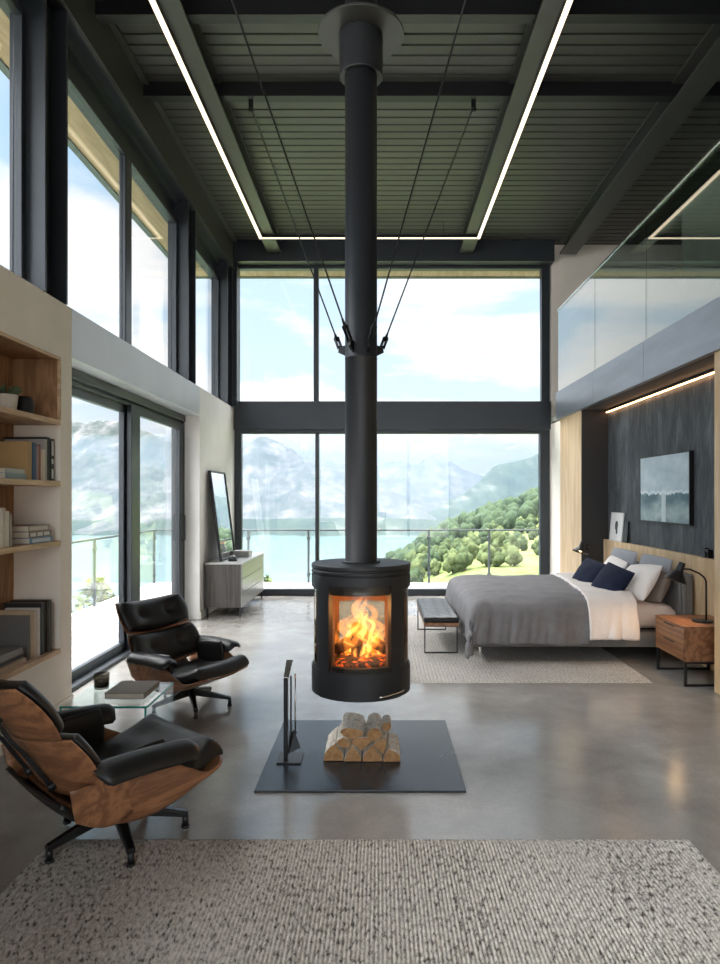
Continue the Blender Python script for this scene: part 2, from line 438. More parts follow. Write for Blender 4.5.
def window_x(name, x, y0, y1, z0, z1, mull=(), w=.05, label='', cat='window', dx=.06, glassm='glass'):
    r = thing(name, label, cat, (x, y0, z0), kind='structure')
    f = MB()
    h = dx / 2
    f.box(-h, h, 0, w, 0, z1 - z0).box(-h, h, y1 - y0 - w, y1 - y0, 0, z1 - z0).box(-h, h, w, y1 - y0 - w, 0, .05).box(-h, h, w, y1 - y0 - w, z1 - z0 - .05, z1 - z0)
    f.build('frame', M['frame'], r, bevel=.006)
    edges = [w] ; 
    for m0, m1 in mull:
        MB().box(-h, h + .005, m0 - y0, m1 - y0, .05, z1 - z0 - .05).build('mullion', M['frame'], r, bevel=.008)
        edges += [m0 - y0, m1 - y0]
    edges.append(y1 - y0 - w)
    for i in range(0, len(edges), 2):
        MB().box(-.006, .006, edges[i], edges[i + 1], .05, z1 - z0 - .05).build('pane', M[glassm], r)
    return r
window_x('window_1', -2.335, -3.4, 4.37, 2.85, 4.665, ((.9, 1.0), (2.6, 2.7)), label='upper left window nearest the camera, cut by the photo edge')
window_x('window_2', -2.335, 4.71, 7.66, 2.85, 4.665, ((6.08, 6.23),), label='upper left window of two panes above the sliding door')
window_x('window_3', -2.335, 7.99, 9.65, 2.85, 4.665, (), label='narrow upper left window above the white wall')

# left side, lower storey
b = MB()
b.box(-2.56, -2.2, -3.5, 2.3, 0, 2.85).box(-2.56, -2.2, 4.62, 4.79, 0, 2.85).box(-2.56, -2.2, 2.3, 4.62, 0, .42).box(-2.56, -2.2, 2.3, 4.62, 2.465, 2.85).box(-2.6, -2.54, 2.3, 4.62, .42, 2.465)
struct(b.build('wall_left', M['plaster']), 'beige wall with the built-in shelf niche', 'wall')
b = MB().box(-2.5, -2.2, 8.2, 10.2, 0, 2.85)
struct(b.build('wall_left', M['white']), 'white wall piece behind the grey sideboard', 'wall')
b = MB().box(-2.195, -2.185, 8.2, 10.14, 0, .09)
struct(b.build('baseboard_left', M['white']), 'white baseboard behind the grey sideboard', 'baseboard')
b = MB().box(-2.195, -2.186, -3.5, 4.79, 0, .09)
struct(b.build('baseboard_left', M['plaster']), 'beige baseboard under the shelf niche', 'baseboard')
b = MB().box(-2.46, -2.2, 4.792, 6.428, 2.50, 2.85).box(-2.46, -2.2, 6.434, 8.2, 2.50, 2.85)
struct(b.build('trim_1', M['band']), 'grey metal band over the sliding door', 'trim')
# sliding door
r = thing('door_1', 'dark framed sliding glass door to the side terrace', 'door', (-2.41, 4.79, 0), kind='structure')
f = MB()
f.box(-.10, .04, 0, 3.41, 2.42, 2.50).box(-.10, .0, 0, 3.41, 2.385, 2.42).box(-.12, .05, 0, 3.41, 0, .03).box(-.12, .03, 3.36, 3.41, .03, 2.42).box(-.12, .03, 0, .03, .03, 2.42)
f.build('frame', M['frame'], r, bevel=.004)
def leaf(x, y0, y1, w0, w1):
    l = MB(); l.box(x - .025, x + .025, y0, y0 + w0, .03, 2.39).box(x - .025, x + .025, y1 - w1, y1, .03, 2.39)
    l.box(x - .025, x + .025, y0 + w0, y1 - w1, .03, .105).box(x - .025, x + .025, y0 + w0, y1 - w1, 2.31, 2.39)
    o = l.build('door_leaf', M['frame'], r, bevel=.005)
    MB().box(x - .006, x + .006, y0 + w0, y1 - w1, .105, 2.31).build('pane', M['glass'], o)
    return o
leaf(-.06, .03, 1.90, .06, .28)
o = leaf(.0, 1.66, 3.36, .23, .15)
h = MB().tube([(.03, 3.27, .98), (.07, 3.27, .98), (.07, 3.27, 1.28), (.03, 3.27, 1.28)], .009, 8)
h.build('door_handle', M['black'], o)

# lake side
def window_y(name, y, x0, x1, z0, z1, mull, label, cat='window', w=(.09, .09), bot=.05, top=.05, dy=.12):
    r = thing(name, label, cat, (x0, y, z0), kind='structure')
    f = MB(); W = x1 - x0; H = z1 - z0; h = dy / 2
    f.box(0, w[0], -h, h, 0, H).box(W - w[1], W, -h, h, 0, H).box(w[0], W - w[1], -h, h, 0, bot).box(w[0], W - w[1], -h, h, H - top, H)
    f.build('frame', M['frame'], r, bevel=.006)
    e = [w[0]]
    for a, c in mull:
        MB().box(a - x0, c - x0, -h - .02, h, bot, H - top).build('mullion', M['frame'], r, bevel=.008); e += [a - x0, c - x0]
    e.append(W - w[1])
    for i in range(0, len(e), 2):
        MB().box(e[i], e[i + 1], -.006, .006, bot, H - top).build('pane', M['glass'], r)
    return r
window_y('window_4', 10.24, -2.24, 2.60, 2.94, 5.02, ((-.995, -.92),), 'upper lake window above the dark transom beam', w=(.10, .12), bot=.02, top=.045)
window_y('door_2', 10.24, -2.20, 2.60, 0, 2.53, ((-.97, -.915),), 'lower sliding glass front facing the lake', 'door', w=(.10, .14), bot=.10, top=.065)
b = MB().box(-2.2, 2.60, 10.12, 10.32, 2.52, 2.95)
struct(b.build('trim_2', M['frame'], bevel=.004), 'dark transom beam between the two lake windows', 'trim')
b = MB().box(-2.24, -2.13, 10.02, 10.18, 2.86, 5.02)
struct(b.build('trim_3', M['frame'], bevel=.004), 'dark corner post left of the upper lake window', 'trim')

# right side
b = MB().box(2.6, 3.1, 9.6, 10.3, 0, 2.62)
struct(b.build('wall_right', M['plaster']), 'narrow beige wall strip right of the lake door', 'wall')
b = MB().box(2.62, 6.1, 10.16, 10.3, 2.62, 5.33)
struct(b.build('wall_back', M['plaster']), 'beige wall right of the upper lake window', 'wall')
b = MB().box(2.6, 3.1, 8.61, 9.6, 0, 2.62)
struct(b.build('wall_right', M['oak']), 'oak clad wall strip beyond the bed niche', 'wall')
b = MB().box(2.58, 3.1, -3.5, 5.15, 0, 2.62)
struct(b.build('wall_right', M['oak'], bevel=.004), 'oak clad wall end beside the nightstand', 'wall')
b = MB().box(2.94, 3.1, 5.15, 8.61, 0, 2.62)
struct(b.build('wall_right', M['darkwall']), 'dark mottled plaster wall behind the bed', 'wall')
b = MB().box(2.605, 2.94, 8.585, 8.61, 0, 2.62)
struct(b.build('wall_right', plain('dark_return', (.024, .023, .023), .7)), 'dark end face of the bed niche by the wall lamp', 'wall')
b = MB().box(2.88, 2.94, 5.15, 8.585, 0, .96)
struct(b.build('trim_4', M['oak'], bevel=.003), 'oak panel with ledge behind the headboard', 'trim')
b = MB().box(2.60, 6.1, -3.5, 9.62, 2.62, 2.98)
struct(b.build('mezzanine_slab', M['soffit_dark']), 'dark soffit of the upper gallery above the bed', 'slab')
b = MB()
for y0, y1 in ((-3.5, 3.2), (3.206, 4.9), (4.906, 6.437), (6.443, 7.967), (7.973, 9.63)): b.box(2.545, 2.598, y0, y1, 2.61, 3.0)
struct(b.build('trim_5', M['fascia']), 'grey steel fascia along the upper gallery edge', 'trim')
b = MB().box(4.0, 4.1, -3.5, 8.84, 2.98, 5.33)
struct(b.build('wall_right', M['mezz']), 'pale partition wall on the upper gallery', 'wall')
b = MB().box(5.9, 6.1, 8.84, 10.16, 2.62, 5.33).box(4.1, 5.9, 8.70, 8.84, 2.98, 5.33).box(2.6, 6.1, 9.62, 10.16, 2.6, 2.7)
struct(b.build('wall_right', M['mezz']), 'end wall of the upper gallery past the partition', 'wall')
# balustrade of the gallery
r = thing('glass_balustrade', 'frameless glass balustrade with thin metal rail on the upper gallery', 'balustrade', (2.575, 2, 3.0))
for y0, y1 in ((.2, 3.2), (3.21, 4.9), (4.91, 6.437), (6.447, 7.967), (7.977, 9.60)):
    MB().box(-.006, .006, y0 - 2, y1 - 2, 0, 1.17).build('glass_panel', M['railglass'], r)
MB().box(-.014, .014, -1.8, 7.62, 1.17, 1.195).build('handrail', M['chrome'], r, bevel=.003)
# behind the camera: wall with an added tall window that lets in skylight
b = MB().box(-2.6, -2.2, -3.6, -3.5, 0, 5.36).box(2.6, 6.1, -3.6, -3.5, 0, 5.36).box(-2.2, 2.6, -3.6, -3.5, 4.95, 5.36)
struct(b.build('wall_rear', M['plaster']), 'beige wall around the added tall rear window', 'wall')
window_y('added_rear_window', -3.55, -2.2, 2.6, 0, 4.95, ((-.6, -.5), (1.0, 1.1)), 'unseen tall rear window added to let skylight into the room')

# roof overhang
b = MB().box(-3.02, -2.45, -3.6, 10.62, 5.0, 5.14).box(-2.45, 6.1, 10.31, 10.62, 5.0, 5.14)
struct(b.build('roof_soffit', M['larch']), 'pale wooden soffit of the roof overhang', 'roof')
b = MB().box(-3.09, -3.02, -3.6, 10.69, 4.985, 5.5).box(-3.02, 6.1, 10.62, 10.69, 4.985, 5.5).box(-3.02, -2.45, -3.6, 10.62, 5.36, 5.5).box(-2.45, 6.1, 10.36, 10.62, 5.36, 5.5)
struct(b.build('roof_edge', M['railmetal']), 'grey metal edge of the roof overhang', 'roof')

# ------------------------------------------------------------------ terraces
b = MB()
x = -4.0
for k in range(11):
    b.box(-4.05 + k * .145, -4.05 + k * .145 + .138, -4, 12.0, -.10, -.03)
for k in range(12):
    b.box(-2.45, 7, 10.4 + k * .134, 10.4 + k * .134 + .127, -.10, -.03)
b.box(-4.05, 7, -4, 12.0, -.35, -.11)
struct(b.build('terrace_floor', M['decking']), 'pale boarded terrace outside the glass', 'terrace')
b = MB().box(-2.45, 3.1, 10.3, 10.4, -.30, .0).box(-2.6, -2.45, 4.7, 10.4, -.30, -.0)
struct(b.build('trim_6', M['frame']), 'dark threshold outside the glass doors', 'trim')
def railing(name, p, q, label, npost, off):
    p = Vector(p); q = Vector(q); L = (q - p).length; d = (q - p) / L
    rz = math.atan2(d.y, d.x)
    r = thing(name, label, 'railing', p, rz)
    MB().box(-.02, L + .02, -.022, .022, .925, .955).build('top_rail', M['railmetal'], r, bevel=.004)
    xs = [off + i * ((L - 2 * off) / (npost - 1)) for i in range(npost)]
    for xx in xs:
        o = MB().box(xx - .017, xx + .017, -.017, .017, 0, .925).build('post', M['railmetal'], r)
        for zz in (.15, .80): MB().box(xx - .035, xx + .035, -.022, .022, zz - .03, zz + .03).build('clamp', M['railmetal'], o, bevel=.008)
    for i in range(npost - 1):
        MB().box(xs[i] + .022, xs[i + 1] - .022, -.005, .005, .05, .90).build('glass_panel', M['glass'], r)
railing('terrace_railing', (-3.95, 11.92, -.03), (6.8, 11.92, -.03), 'glass terrace railing with slim posts in front of the lake', 10, .55)
railing('terrace_railing', (-3.98, 11.86, -.03), (-3.98, -.6, -.03), 'glass terrace railing seen through the side door', 11, .02)

# ------------------------------------------------------------------ landscape
LAKE = -75.0
t = NT('lake_water'); n1 = t.noise(t.coords((.02, .05, 1)), 1.0, 3); n2 = t.noise(t.coords((.5, 1.2, 1)), 1, 3)
b_ = t.ramp(n1, [(.3, (.075, .135, .135)), (.7, (.10, .17, .165))])
M['water'] = t.bsdf(b_, .16, 0, .5, n2, .15, .3)
b = MB().add([(-6000, 150, LAKE), (3000, 150, LAKE), (3000, 7000, LAKE), (-6000, 7000, LAKE)], [(0, 1, 2, 3)])
struct(b.build('lake', M['water']), 'turquoise lake below the mountains', 'lake')

def landmat(name, cols, s, s2):
    t = NT(name); v = t.coords((1, .22, 1)); a = t.noise(v, s, 7, .6, .5); c = t.noise(v, s2, 6, .7)
    f = t.math('ADD', t.math('MULTIPLY', a, .6), t.math('MULTIPLY', c, .4))
    return t.bsdf(t.ramp(f, [(.36, cols[0]), (.48, cols[1]), (.56, cols[2]), (.66, cols[3])]), .95, 0, .1)
M['rock'] = landmat('mountain_rock', ((.025, .038, .036), (.055, .064, .062), (.10, .10, .102), (.19, .19, .195)), .012, .05)
M['woods'] = landmat('wooded_slope', ((.016, .028, .024), (.024, .040, .030), (.04, .058, .042), (.13, .14, .125)), .006, .04)
M['meadow'] = landmat('meadow', ((.07, .10, .03), (.11, .14, .045), (.14, .165, .055), (.17, .19, .075)), .05, .4)

def rng(name, d, depth, crest, mat, label, seed, zb=LAKE - 3, nu=200, nv=56, amp=.16, back=.5, bow=0.0):
    """mountain range: crest = [(X, Z)], front slope falling towards the viewer"""
    x0, x1 = crest[0][0], crest[-1][0]
    m = MB()
    def fn(u, v):
        x = lerp(x0, x1, u); zr = smooth_tab(crest, x)
        zr += (noise.noise(Vector((x * .012 + seed, seed, .3))) * .06 + noise.noise(Vector((x * .04 + seed, 7.0, seed))) * .03) * (zr - zb)
        w = v / .8
        H = zr - zb
        if w <= 1:
            y = d - depth * (1 - w); pr = .25 * w + .75 * w ** 1.7
            gul = abs(noise.noise(Vector(((x + (w - .5) * depth * .35) * 6.5 / depth + seed, w * .8 + noise.noise(Vector((x * 3 / depth, w * 2, seed))) * .6, seed))))
            g2 = noise.noise(Vector(((x - (w - .5) * depth * .2) * 22.0 / depth + seed, w * 2.6, seed + 3))) * .45 + noise.noise(Vector((x * 55.0 / depth, w * 9, seed))) * .18
            z = zb + H * (pr + amp * (gul - .25 + g2 * .5) * math.sin(PI * min(1, w)) ** .7 * 1.3)
            y += bow * noise.noise(Vector((x * 2.5 / depth, seed, 1))) * depth * (1 - w)
        else:
            w2 = (w - 1) / .25; y = d + depth * .5 * w2; z = zr - H * .8 * w2
        return (x, y, z)
    m.grid(nu, nv, fn)
    struct(m.build(name, M[mat]), label, 'mountain')
rng('mountain', 5200, 2200, [(-3200, 60), (-2300, 260), (-1500, 330), (-700, 260), (-280, 270), (-60, 225), (60, 280), (170, 285), (290, 260), (390, 322), (470, 345), (560, 280), (760, 180), (1000, 120), (1500, 100), (2200, 60)], 'rock', 'hazy twin peaked mountain in the middle of the lake view', 3.1)
rng('mountain', 3000, 1500, [(-3300, 420), (-2500, 330), (-1900, 250), (-1560, 300), (-1330, 345), (-1200, 350), (-1080, 300), (-900, 250), (-760, 215), (-610, 225), (-520, 268), (-440, 250), (-330, 180), (-200, 130), (-100, 95), (60, 30), (220, -50), (330, -90)], 'rock', 'rocky mountain rising left of the flue', 8.7, bow=.25)
rng('mountain', 2300, 700, [(95, -90), (190, -40), (270, 5), (340, 50), (400, 110), (470, 128), (560, 152), (700, 210), (900, 240), (1300, 200)], 'woods', 'dark wooded ridge right of the lake view', 5.3)
# low far shore
rng('far_shore', 1560, 300, [(-2500, -50), (-1500, -48), (-900, -52), (-500, -50), (-250, -48), (0, -46), (150, -52), (260, -60)], 'woods', 'low green shore on the far side of the lake', 2.2, nu=160, nv=14, amp=.3)

# wooded hillside in front
def hill(X, Y):
    near = -19.5 + .055 * (X - 55) + .6 * noise.noise(Vector((X * .05, Y * .03, 0)))
    if X < 28: near -= (28 - X) * .35
    far = smooth_tab([(-60, -90), (-25, -70), (0, -48), (20, -36), (41, -24), (70, -12), (112, 3), (160, 16), (300, 40)], X)
    f = sstep(215, 430, Y)
    z = lerp(near, far, f)
    if Y > 430: z -= (Y - 430) * .25
    z -= max(0, 190 - Y) * .12
    return z + 1.2 * noise.noise(Vector((X * .03, Y * .03, 4.0)))
m = MB().grid(70, 70, lambda u, v: (lerp(-40, 300, u), lerp(120, 620, v), max(hill(lerp(-40, 300, u), lerp(120, 620, v)), -120)))
struct(m.build('hillside', M['meadow']), 'green meadow hillside at the right of the lake view', 'hill')

def leafmat(name, a, b_):
    t = NT(name); v = t.coords(); f = t.noise(v, .9, 6, .75)
    return t.bsdf(t.ramp(f, [(.38, a), (.64, b_)]), .9, 0, .1, f, 1.0, .6)
M['crown'] = [leafmat('crown_dark', (.024, .04, .022), (.06, .088, .04)), leafmat('crown_mid', (.034, .053, .024), (.095, .122, .05)), leafmat('crown_pale', (.05, .074, .03), (.14, .165, .068))]
M['trunk'] = plain('tree_trunk', (.10, .07, .05), .9)
def blob(mb, c, r, hz, seed, sub=2):
    bm = bmesh.new(); bmesh.ops.create_icosphere(bm, subdivisions=sub, radius=1)
    vs = []
    for v in bm.verts:
        k = 1 + .38 * noise.noise(v.co * 1.9 + Vector((seed, 0, seed * .7))) + .30 * noise.noise(v.co * 4.5 + Vector((0, seed, 0)))
        vs.append((c[0] + v.co.x * r * k, c[1] + v.co.y * r * k, c[2] + v.co.z * hz * k))
    fs = [[v.index for v in f.verts] for f in bm.faces]; bm.free()
    mb.add(vs, fs, 0, True)
def tree_proto(kind, seed):
    r = thing('tree', 'round crowned green tree on the hillside beyond the terrace', 'tree', group='trees standing on the hillside')
    m = MB()
    for i in range(5):
        a = i * 1.256 + seed
        blob(m, (math.cos(a) * 1.5, math.sin(a) * 1.5, 3.9 + 1.3 * math.sin(i * 2.1 + seed)), 2.0, 2.2, seed + i * 3.3)
    blob(m, (0, 0, 6.2), 2.0, 2.3, seed + 40); blob(m, (0, 0, 3.4), 2.2, 2.2, seed + 47)
    m.build('crown', M['crown'][kind], r)
    MB().tube([(0, 0, -.6), (.1, 0, 2), (0, .1, 4.5)], [.35, .28, .2], 8).build('trunk', M['trunk'], r)
    return r
protos = [tree_proto(k, 1.7 + 5 * k) for k in range(3)]
spots = []
tr = random.Random(4)
while len(spots) < 120:
    Y = tr.uniform(205, 345); X = tr.uniform(6, 130)
    if Y < 226 and X > 42: continue            # the open meadow
    if any((X - a) ** 2 + (Y - c) ** 2 < 20 for a, c in spots): continue
    spots.append((X, Y))
for i, (X, Y) in enumerate(spots):
    p = protos[i % 3]
    o = p if i < 3 else copy_tree(p)
    o.location = (X, Y, hill(X, Y) - .3); o.rotation_euler = (0, 0, tr.uniform(0, 6)); s = tr.uniform(.6, .95); o.scale = (s, s, s * tr.uniform(.9, 1.15))
m = MB()
for i in range(420):
    Y = tr.uniform(345, 470); X = tr.uniform(-12, 190); s = tr.uniform(2.6, 4.8)
    blob(m, (X, Y, hill(X, Y) + s * 1.1), s, s * 1.25, i * 1.37, 1)
tag(m.build('forest', M['crown'][0]), 'dense forest covering the upper hillside', 'forest', None, 'stuff')

# leafy shrubs just below the terrace edge
def shrub(loc, w, h, seed, label, n=420):
    r = thing('shrub', label, 'shrub', loc, group='shrubs below the terrace')
    q = random.Random(seed); m = MB()
    for i in range(n):
        a = q.uniform(0, 2 * PI); zz = q.random() ** .7; rr = w * (1 - zz ** 2.2) ** .5 * q.uniform(.35, 1)
        c = Vector((math.cos(a) * rr, math.sin(a) * rr, zz * h + .1 * math.sin(a * 3 + seed)))
        d = Vector((q.uniform(-1, 1), q.uniform(-1, 1), q.uniform(-.2, 1))).normalized(); e = d.cross(Vector((q.uniform(-1, 1), q.uniform(-1, 1), 1))).normalized()
        L = q.uniform(.07, .13); W = L * .42
        m.add([c - d * L, c + e * W, c + d * L, c - e * W], [(0, 1, 2, 3)])
    m.build('foliage', M['shrub'], r)
    s = MB()
    for k in range(5): s.tube([(0, 0, -.5), (math.cos(k * 1.3) * w * .3, math.sin(k * 1.3) * w * .3, h * .5), (math.cos(k * 1.3) * w * .55, math.sin(k * 1.3) * w * .55, h * .85)], [.02, .014, .006], 6)
    s.build('stem', M['trunk'], r)
t = NT('shrub_leaf'); f = t.noise(t.coords(), 2.5, 3)
M['shrub'] = t.bsdf(t.ramp(f, [(.35, (.06, .11, .025)), (.65, (.18, .21, .055))]), .7, 0, .3)
shrub((-2.15, 12.75, -1.1), .5, .98, 3, 'yellow green shrub beyond the railing, left of the stove')
shrub((-.95, 12.9, -1.15), .45, .98, 5, 'small yellow green shrub beyond the railing close to the stove')
shrub((-5.3, 12.6, -1.4), .6, 1.3, 9, 'pale green shrub outside the side door by the beige wall')
b = MB().grid(14, 14, lambda u, v: (lerp(-9, 9, u), lerp(12.1, 30, v), -1.3 - .5 * v * v * 18 + .2 * noise.noise(Vector((u * 9, v * 9, 0)))))
b.grid(10, 14, lambda u, v: (lerp(-20, -4.1, u), lerp(-4, 30, v), -1.3 - .6 * (1 - u) ** 2 * 16 - 9 * max(0, v - .45) ** 1.2))
struct(b.build('ground_slope', M['meadow']), 'grassy slope dropping away below the terrace', 'ground')

# haze over the valley
t = NT('valley_haze'); vsn = t.n('ShaderNodeVolumeScatter'); vsn.inputs['Color'].default_value = (.54, .76, 1.0, 1); vsn.inputs['Density'].default_value = HZD * .29; vsn.inputs['Anisotropy'].default_value = .15
va = t.n('ShaderNodeVolumeAbsorption'); va.inputs['Color'].default_value = (.0, .0, .0, 1); va.inputs['Density'].default_value = HZD * .71
ad = t.n('ShaderNodeAddShader'); t.l(vsn.outputs[0], ad.inputs[0]); t.l(va.outputs[0], ad.inputs[1]); t.l(ad.outputs[0], t.out.inputs['Volume'])
hb = MB(); X0, X1 = -5500, 2900
hb.add([(X0, 180, LAKE - 1), (X1, 180, LAKE - 1), (X0, 180, 0), (X1, 180, 0), (X0, 3600, 345), (X1, 3600, 345), (X0, 6900, 380), (X1, 6900, 380), (X0, 6900, LAKE - 1), (X1, 6900, LAKE - 1)],
       [(0, 1, 3, 2), (2, 3, 5, 4), (4, 5, 7, 6), (6, 7, 9, 8), (8, 9, 1, 0), (0, 2, 4, 6, 8), (1, 9, 7, 5, 3)])
hz = hb.build('valley_haze', t.m)
tag(hz, 'pale blue haze hanging over lake and mountains', 'haze', None, 'stuff')

# ------------------------------------------------------------------ sky, sun, camera
w = bpy.data.worlds.new('sky'); SC.world = w; w.use_nodes = True
T = w.node_tree; T.nodes.clear()
class WT(NT):
    def __init__(s, tree): s.t = tree
W = WT(T)
out = T.nodes.new('ShaderNodeOutputWorld'); bg = T.nodes.new('ShaderNodeBackground'); T.links.new(bg.outputs[0], out.inputs[0])
tc = T.nodes.new('ShaderNodeTexCoord'); sp = T.nodes.new('ShaderNodeSeparateXYZ'); T.links.new(tc.outputs['Generated'], sp.inputs[0])
x, y, z = sp.outputs
zc = W.math('ADD', W.math('MAXIMUM', z, 0.0), .16)
cb = T.nodes.new('ShaderNodeCombineXYZ'); T.links.new(W.math('ADD', W.math('DIVIDE', x, zc), 2.3), cb.inputs[0]); T.links.new(W.math('ADD', W.math('DIVIDE', y, zc), 5.1), cb.inputs[1]); T.links.new(W.math('MULTIPLY', z, 2.5), cb.inputs[2])
n1 = W.math('SUBTRACT', W.noise(cb.outputs[0], 1.05, 8, .56, .35), W.math('MULTIPLY', W.math('SUBTRACT', z, .20), .42))
cl = W.ramp(n1, [(.41, (0, 0, 0)), (.54, (1, 1, 1))])
base = W.ramp(z, [(0.0, (.80, .88, .94)), (.12, (.70, .86, .98)), (.5, (.48, .72, .97)), (1.0, (.30, .55, .9))])
hor = W.math('MAXIMUM', cl, W.math('SUBTRACT', .85, W.math('MULTIPLY', z, 6.0)))
skyc = W.mix(W.math('MINIMUM', W.math('MULTIPLY', hor, .93), 1.0), base, (1.12, 1.11, 1.10))
# sky strength boosted out of view, overhead and behind, added to light the interior
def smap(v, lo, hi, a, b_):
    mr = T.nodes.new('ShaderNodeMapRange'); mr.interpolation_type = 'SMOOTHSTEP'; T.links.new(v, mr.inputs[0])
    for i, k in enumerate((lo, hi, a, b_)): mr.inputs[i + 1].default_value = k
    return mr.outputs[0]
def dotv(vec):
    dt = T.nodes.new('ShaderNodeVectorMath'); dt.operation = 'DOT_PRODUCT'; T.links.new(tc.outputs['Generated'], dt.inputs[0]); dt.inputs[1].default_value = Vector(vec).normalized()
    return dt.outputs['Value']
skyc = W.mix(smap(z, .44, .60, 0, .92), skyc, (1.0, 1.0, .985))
high = W.math('MULTIPLY', smap(z, .50, .66, 0, 1), smap(dotv((-.75, .45, .5)), -.1, .8, SKY_BOOST_LO, SKY_BOOST_HI))
rear = smap(dotv((-.45, -.85, .35)), .35, .85, 0, SKY_BOOST_REAR)
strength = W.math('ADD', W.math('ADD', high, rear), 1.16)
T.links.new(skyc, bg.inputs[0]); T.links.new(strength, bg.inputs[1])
w.cycles.sampling_method = 'MANUAL'; w.cycles.sample_map_resolution = 1024

sl = bpy.data.lights.new('sun', 'SUN'); sl.energy = 2.2; sl.angle = .01; sl.color = (1, .95, .86)
so = bpy.data.objects.new('sun', sl); COL.objects.link(so)
so.rotation_euler = Vector((-.76, .10, -.62)).to_track_quat('-Z', 'Y').to_euler()

cd = bpy.data.cameras.new('camera'); cam = bpy.data.objects.new('camera', cd); COL.objects.link(cam)
cam.location = (0, 0, 1.5); cam.rotation_euler = (PI / 2, 0, 0)
cd.sensor_fit = 'HORIZONTAL'; cd.sensor_width = 36; cd.lens = 669 / 720 * 36
cd.shift_x = -19 / 720; cd.shift_y = 15 / 720; cd.clip_end = 20000; cd.clip_start = .05
SC.camera = cam
SC.view_settings.view_transform = 'Standard'; SC.view_settings.look = 'None'; SC.view_settings.exposure = 0.12; SC.view_settings.gamma = 1.0
SC.cycles.transparent_max_bounces = 32; SC.cycles.max_bounces = 10; SC.cycles.diffuse_bounces = 5; SC.cycles.glossy_bounces = 5
SC.cycles.volume_bounces = 0; SC.cycles.caustics_reflective = False; SC.cycles.caustics_refractive = False
SC.cycles.sample_clamp_indirect = 6.0; SC.cycles.sample_clamp_direct = 6.0
# ================================================================== hanging stove
FX, FY = -.105, 3.92
R0 = .280
st = thing('hanging_stove', 'black cylindrical wood stove hanging from its long flue in mid room', 'stove', (FX, FY, 0))
D = math.radians
b = MB()
FR = -PI / 2                      # towards the camera
# rings below and above the windows, pillars between them
b.sector(0, 2 * PI, .0001, R0, .385, .40, n=64)
b.lathe([(.20, .40), (R0, .385), (R0, .545), (.20, .545)], 64)
b.lathe([(R0 - .03, .975), (R0, .975), (R0, 1.062), (R0 - .03, 1.062)], 64)
b.lathe([(.0005, .546), (R0 - .004, .546), (R0 - .004, .556), (.0005, .556)], 64)
b.lathe([(.0005, 1.03), (R0 - .004, 1.03), (R0 - .004, 1.05), (.0005, 1.05)], 64)
for a0, a1 in ((38, 63), (117, 143), (217, 243), (297, 322)):
    b.sector(FR + D(a0), FR + D(a1), R0 - .03, R0, .545, .975, n=10)
for a0, a1 in ((143, 217),):
    b.sector(FR + D(a0), FR + D(a1), R0 - .03, R0, .86, .975, n=12)
b.build('body', M['stove'], st, bevel=.0015)
b = MB()
for a0, a1 in ((38, 62), (118, 143), (217, 242), (298, 322)):
    b.sector(FR + D(a0), FR + D(a1), R0 - .05, R0 - .031, .556, .97, n=10)
b.sector(FR + D(143), FR + D(217), R0 - .05, R0 - .031, .86, .97, n=12)
b.build('firebrick_lining', M['firebrick'], st)
# door: raised curved sheet with its window
b = MB(); r1, r2 = R0 + .001, R0 + .011
b.sector(FR - D(51), FR + D(51), r1, r2, .385, .535, n=24)
b.sector(FR - D(51), FR + D(51), r1, r2, 1.008, 1.058, n=24)
b.sector(FR - D(51), FR - D(36.5), r1, r2, .535, 1.008, n=6)
b.sector(FR + D(36.5), FR + D(51), r1, r2, .535, 1.008, n=6)
dr = b.build('door', M['stove'], st, bevel=.002)
b = MB(); b.sector(FR - D(36.4), FR + D(36.4), r1 + .001, r1 + .004, .536, 1.007, n=20)
b.build('door_glass', M['stoveglass'], dr)
b = MB(); b.sector(FR - D(36.4), FR + D(36.4), R0 - .012, R0 - .002, .958, 1.03, n=20); b.sector(FR - D(36.4), FR + D(36.4), R0 - .012, R0 - .002, .54, .562, n=20)
pass
b.build('window_border', M['black'], dr)
b = MB()
pts = [((r2 + .022) * math.cos(FR + D(a)), (r2 + .022) * math.sin(FR + D(a)), .412 + (a - 20) * .0004) for a in range(20, 51, 3)]
b.tube(pts, .0075, 8); b.tube([(r2 * math.cos(FR + D(23)), r2 * math.sin(FR + D(23)), .413), pts[1]], .005, 6); b.tube([(r2 * math.cos(FR + D(47)), r2 * math.sin(FR + D(47)), .423), pts[-2]], .005, 6)
tag(b.build('door_handle', M['chrome'], dr), 'brushed steel handle')
for sgn in (1, -1):
    for z0, z1 in ((.985, 1.058), (.385, .535)):
        b = MB(); b.sector(FR + sgn * D(52), FR + sgn * D(118), r1, r2 - .003, z0, z1, n=16)
        b.build('side_trim', M['stove'], st, bevel=.002)
    b = MB(); b.sector(FR + sgn * D(63), FR + sgn * D(117), R0 - .01, R0 - .005, .545, .975, n=10)
    b.build('side_glass', M['sideglass'], st)
b = MB(); b.sector(FR + D(144), FR + D(216), R0 - .012, R0 - .007, .556, .86, n=16)
b.build('rear_glass', M['rearglass'], st)
b = MB(); b.disc_solid([(.278, 1.062), (.278, 1.070), (.289, 1.070), (.289, 1.082), (.283, 1.086), (.283, 1.092), (.289, 1.095), (.289, 1.114), (.285, 1.118)], 72, smooth=False)
b.build('top_plate', M['stove'], st, bevel=.001)
b = MB(); b.disc_solid([(.112, 1.1185), (.112, 1.1255), (.094, 1.1275), (.094, 2.305), (.0955, 2.306), (.0955, 2.312), (.094, 2.313), (.094, 5.20)], 48, smooth=False)
fl = b.build('flue_pipe', M['stove'], st, smooth=True)
m_ = fl.modifiers.new('b', 'BEVEL'); m_.width = .001; m_.limit_method = 'ANGLE'
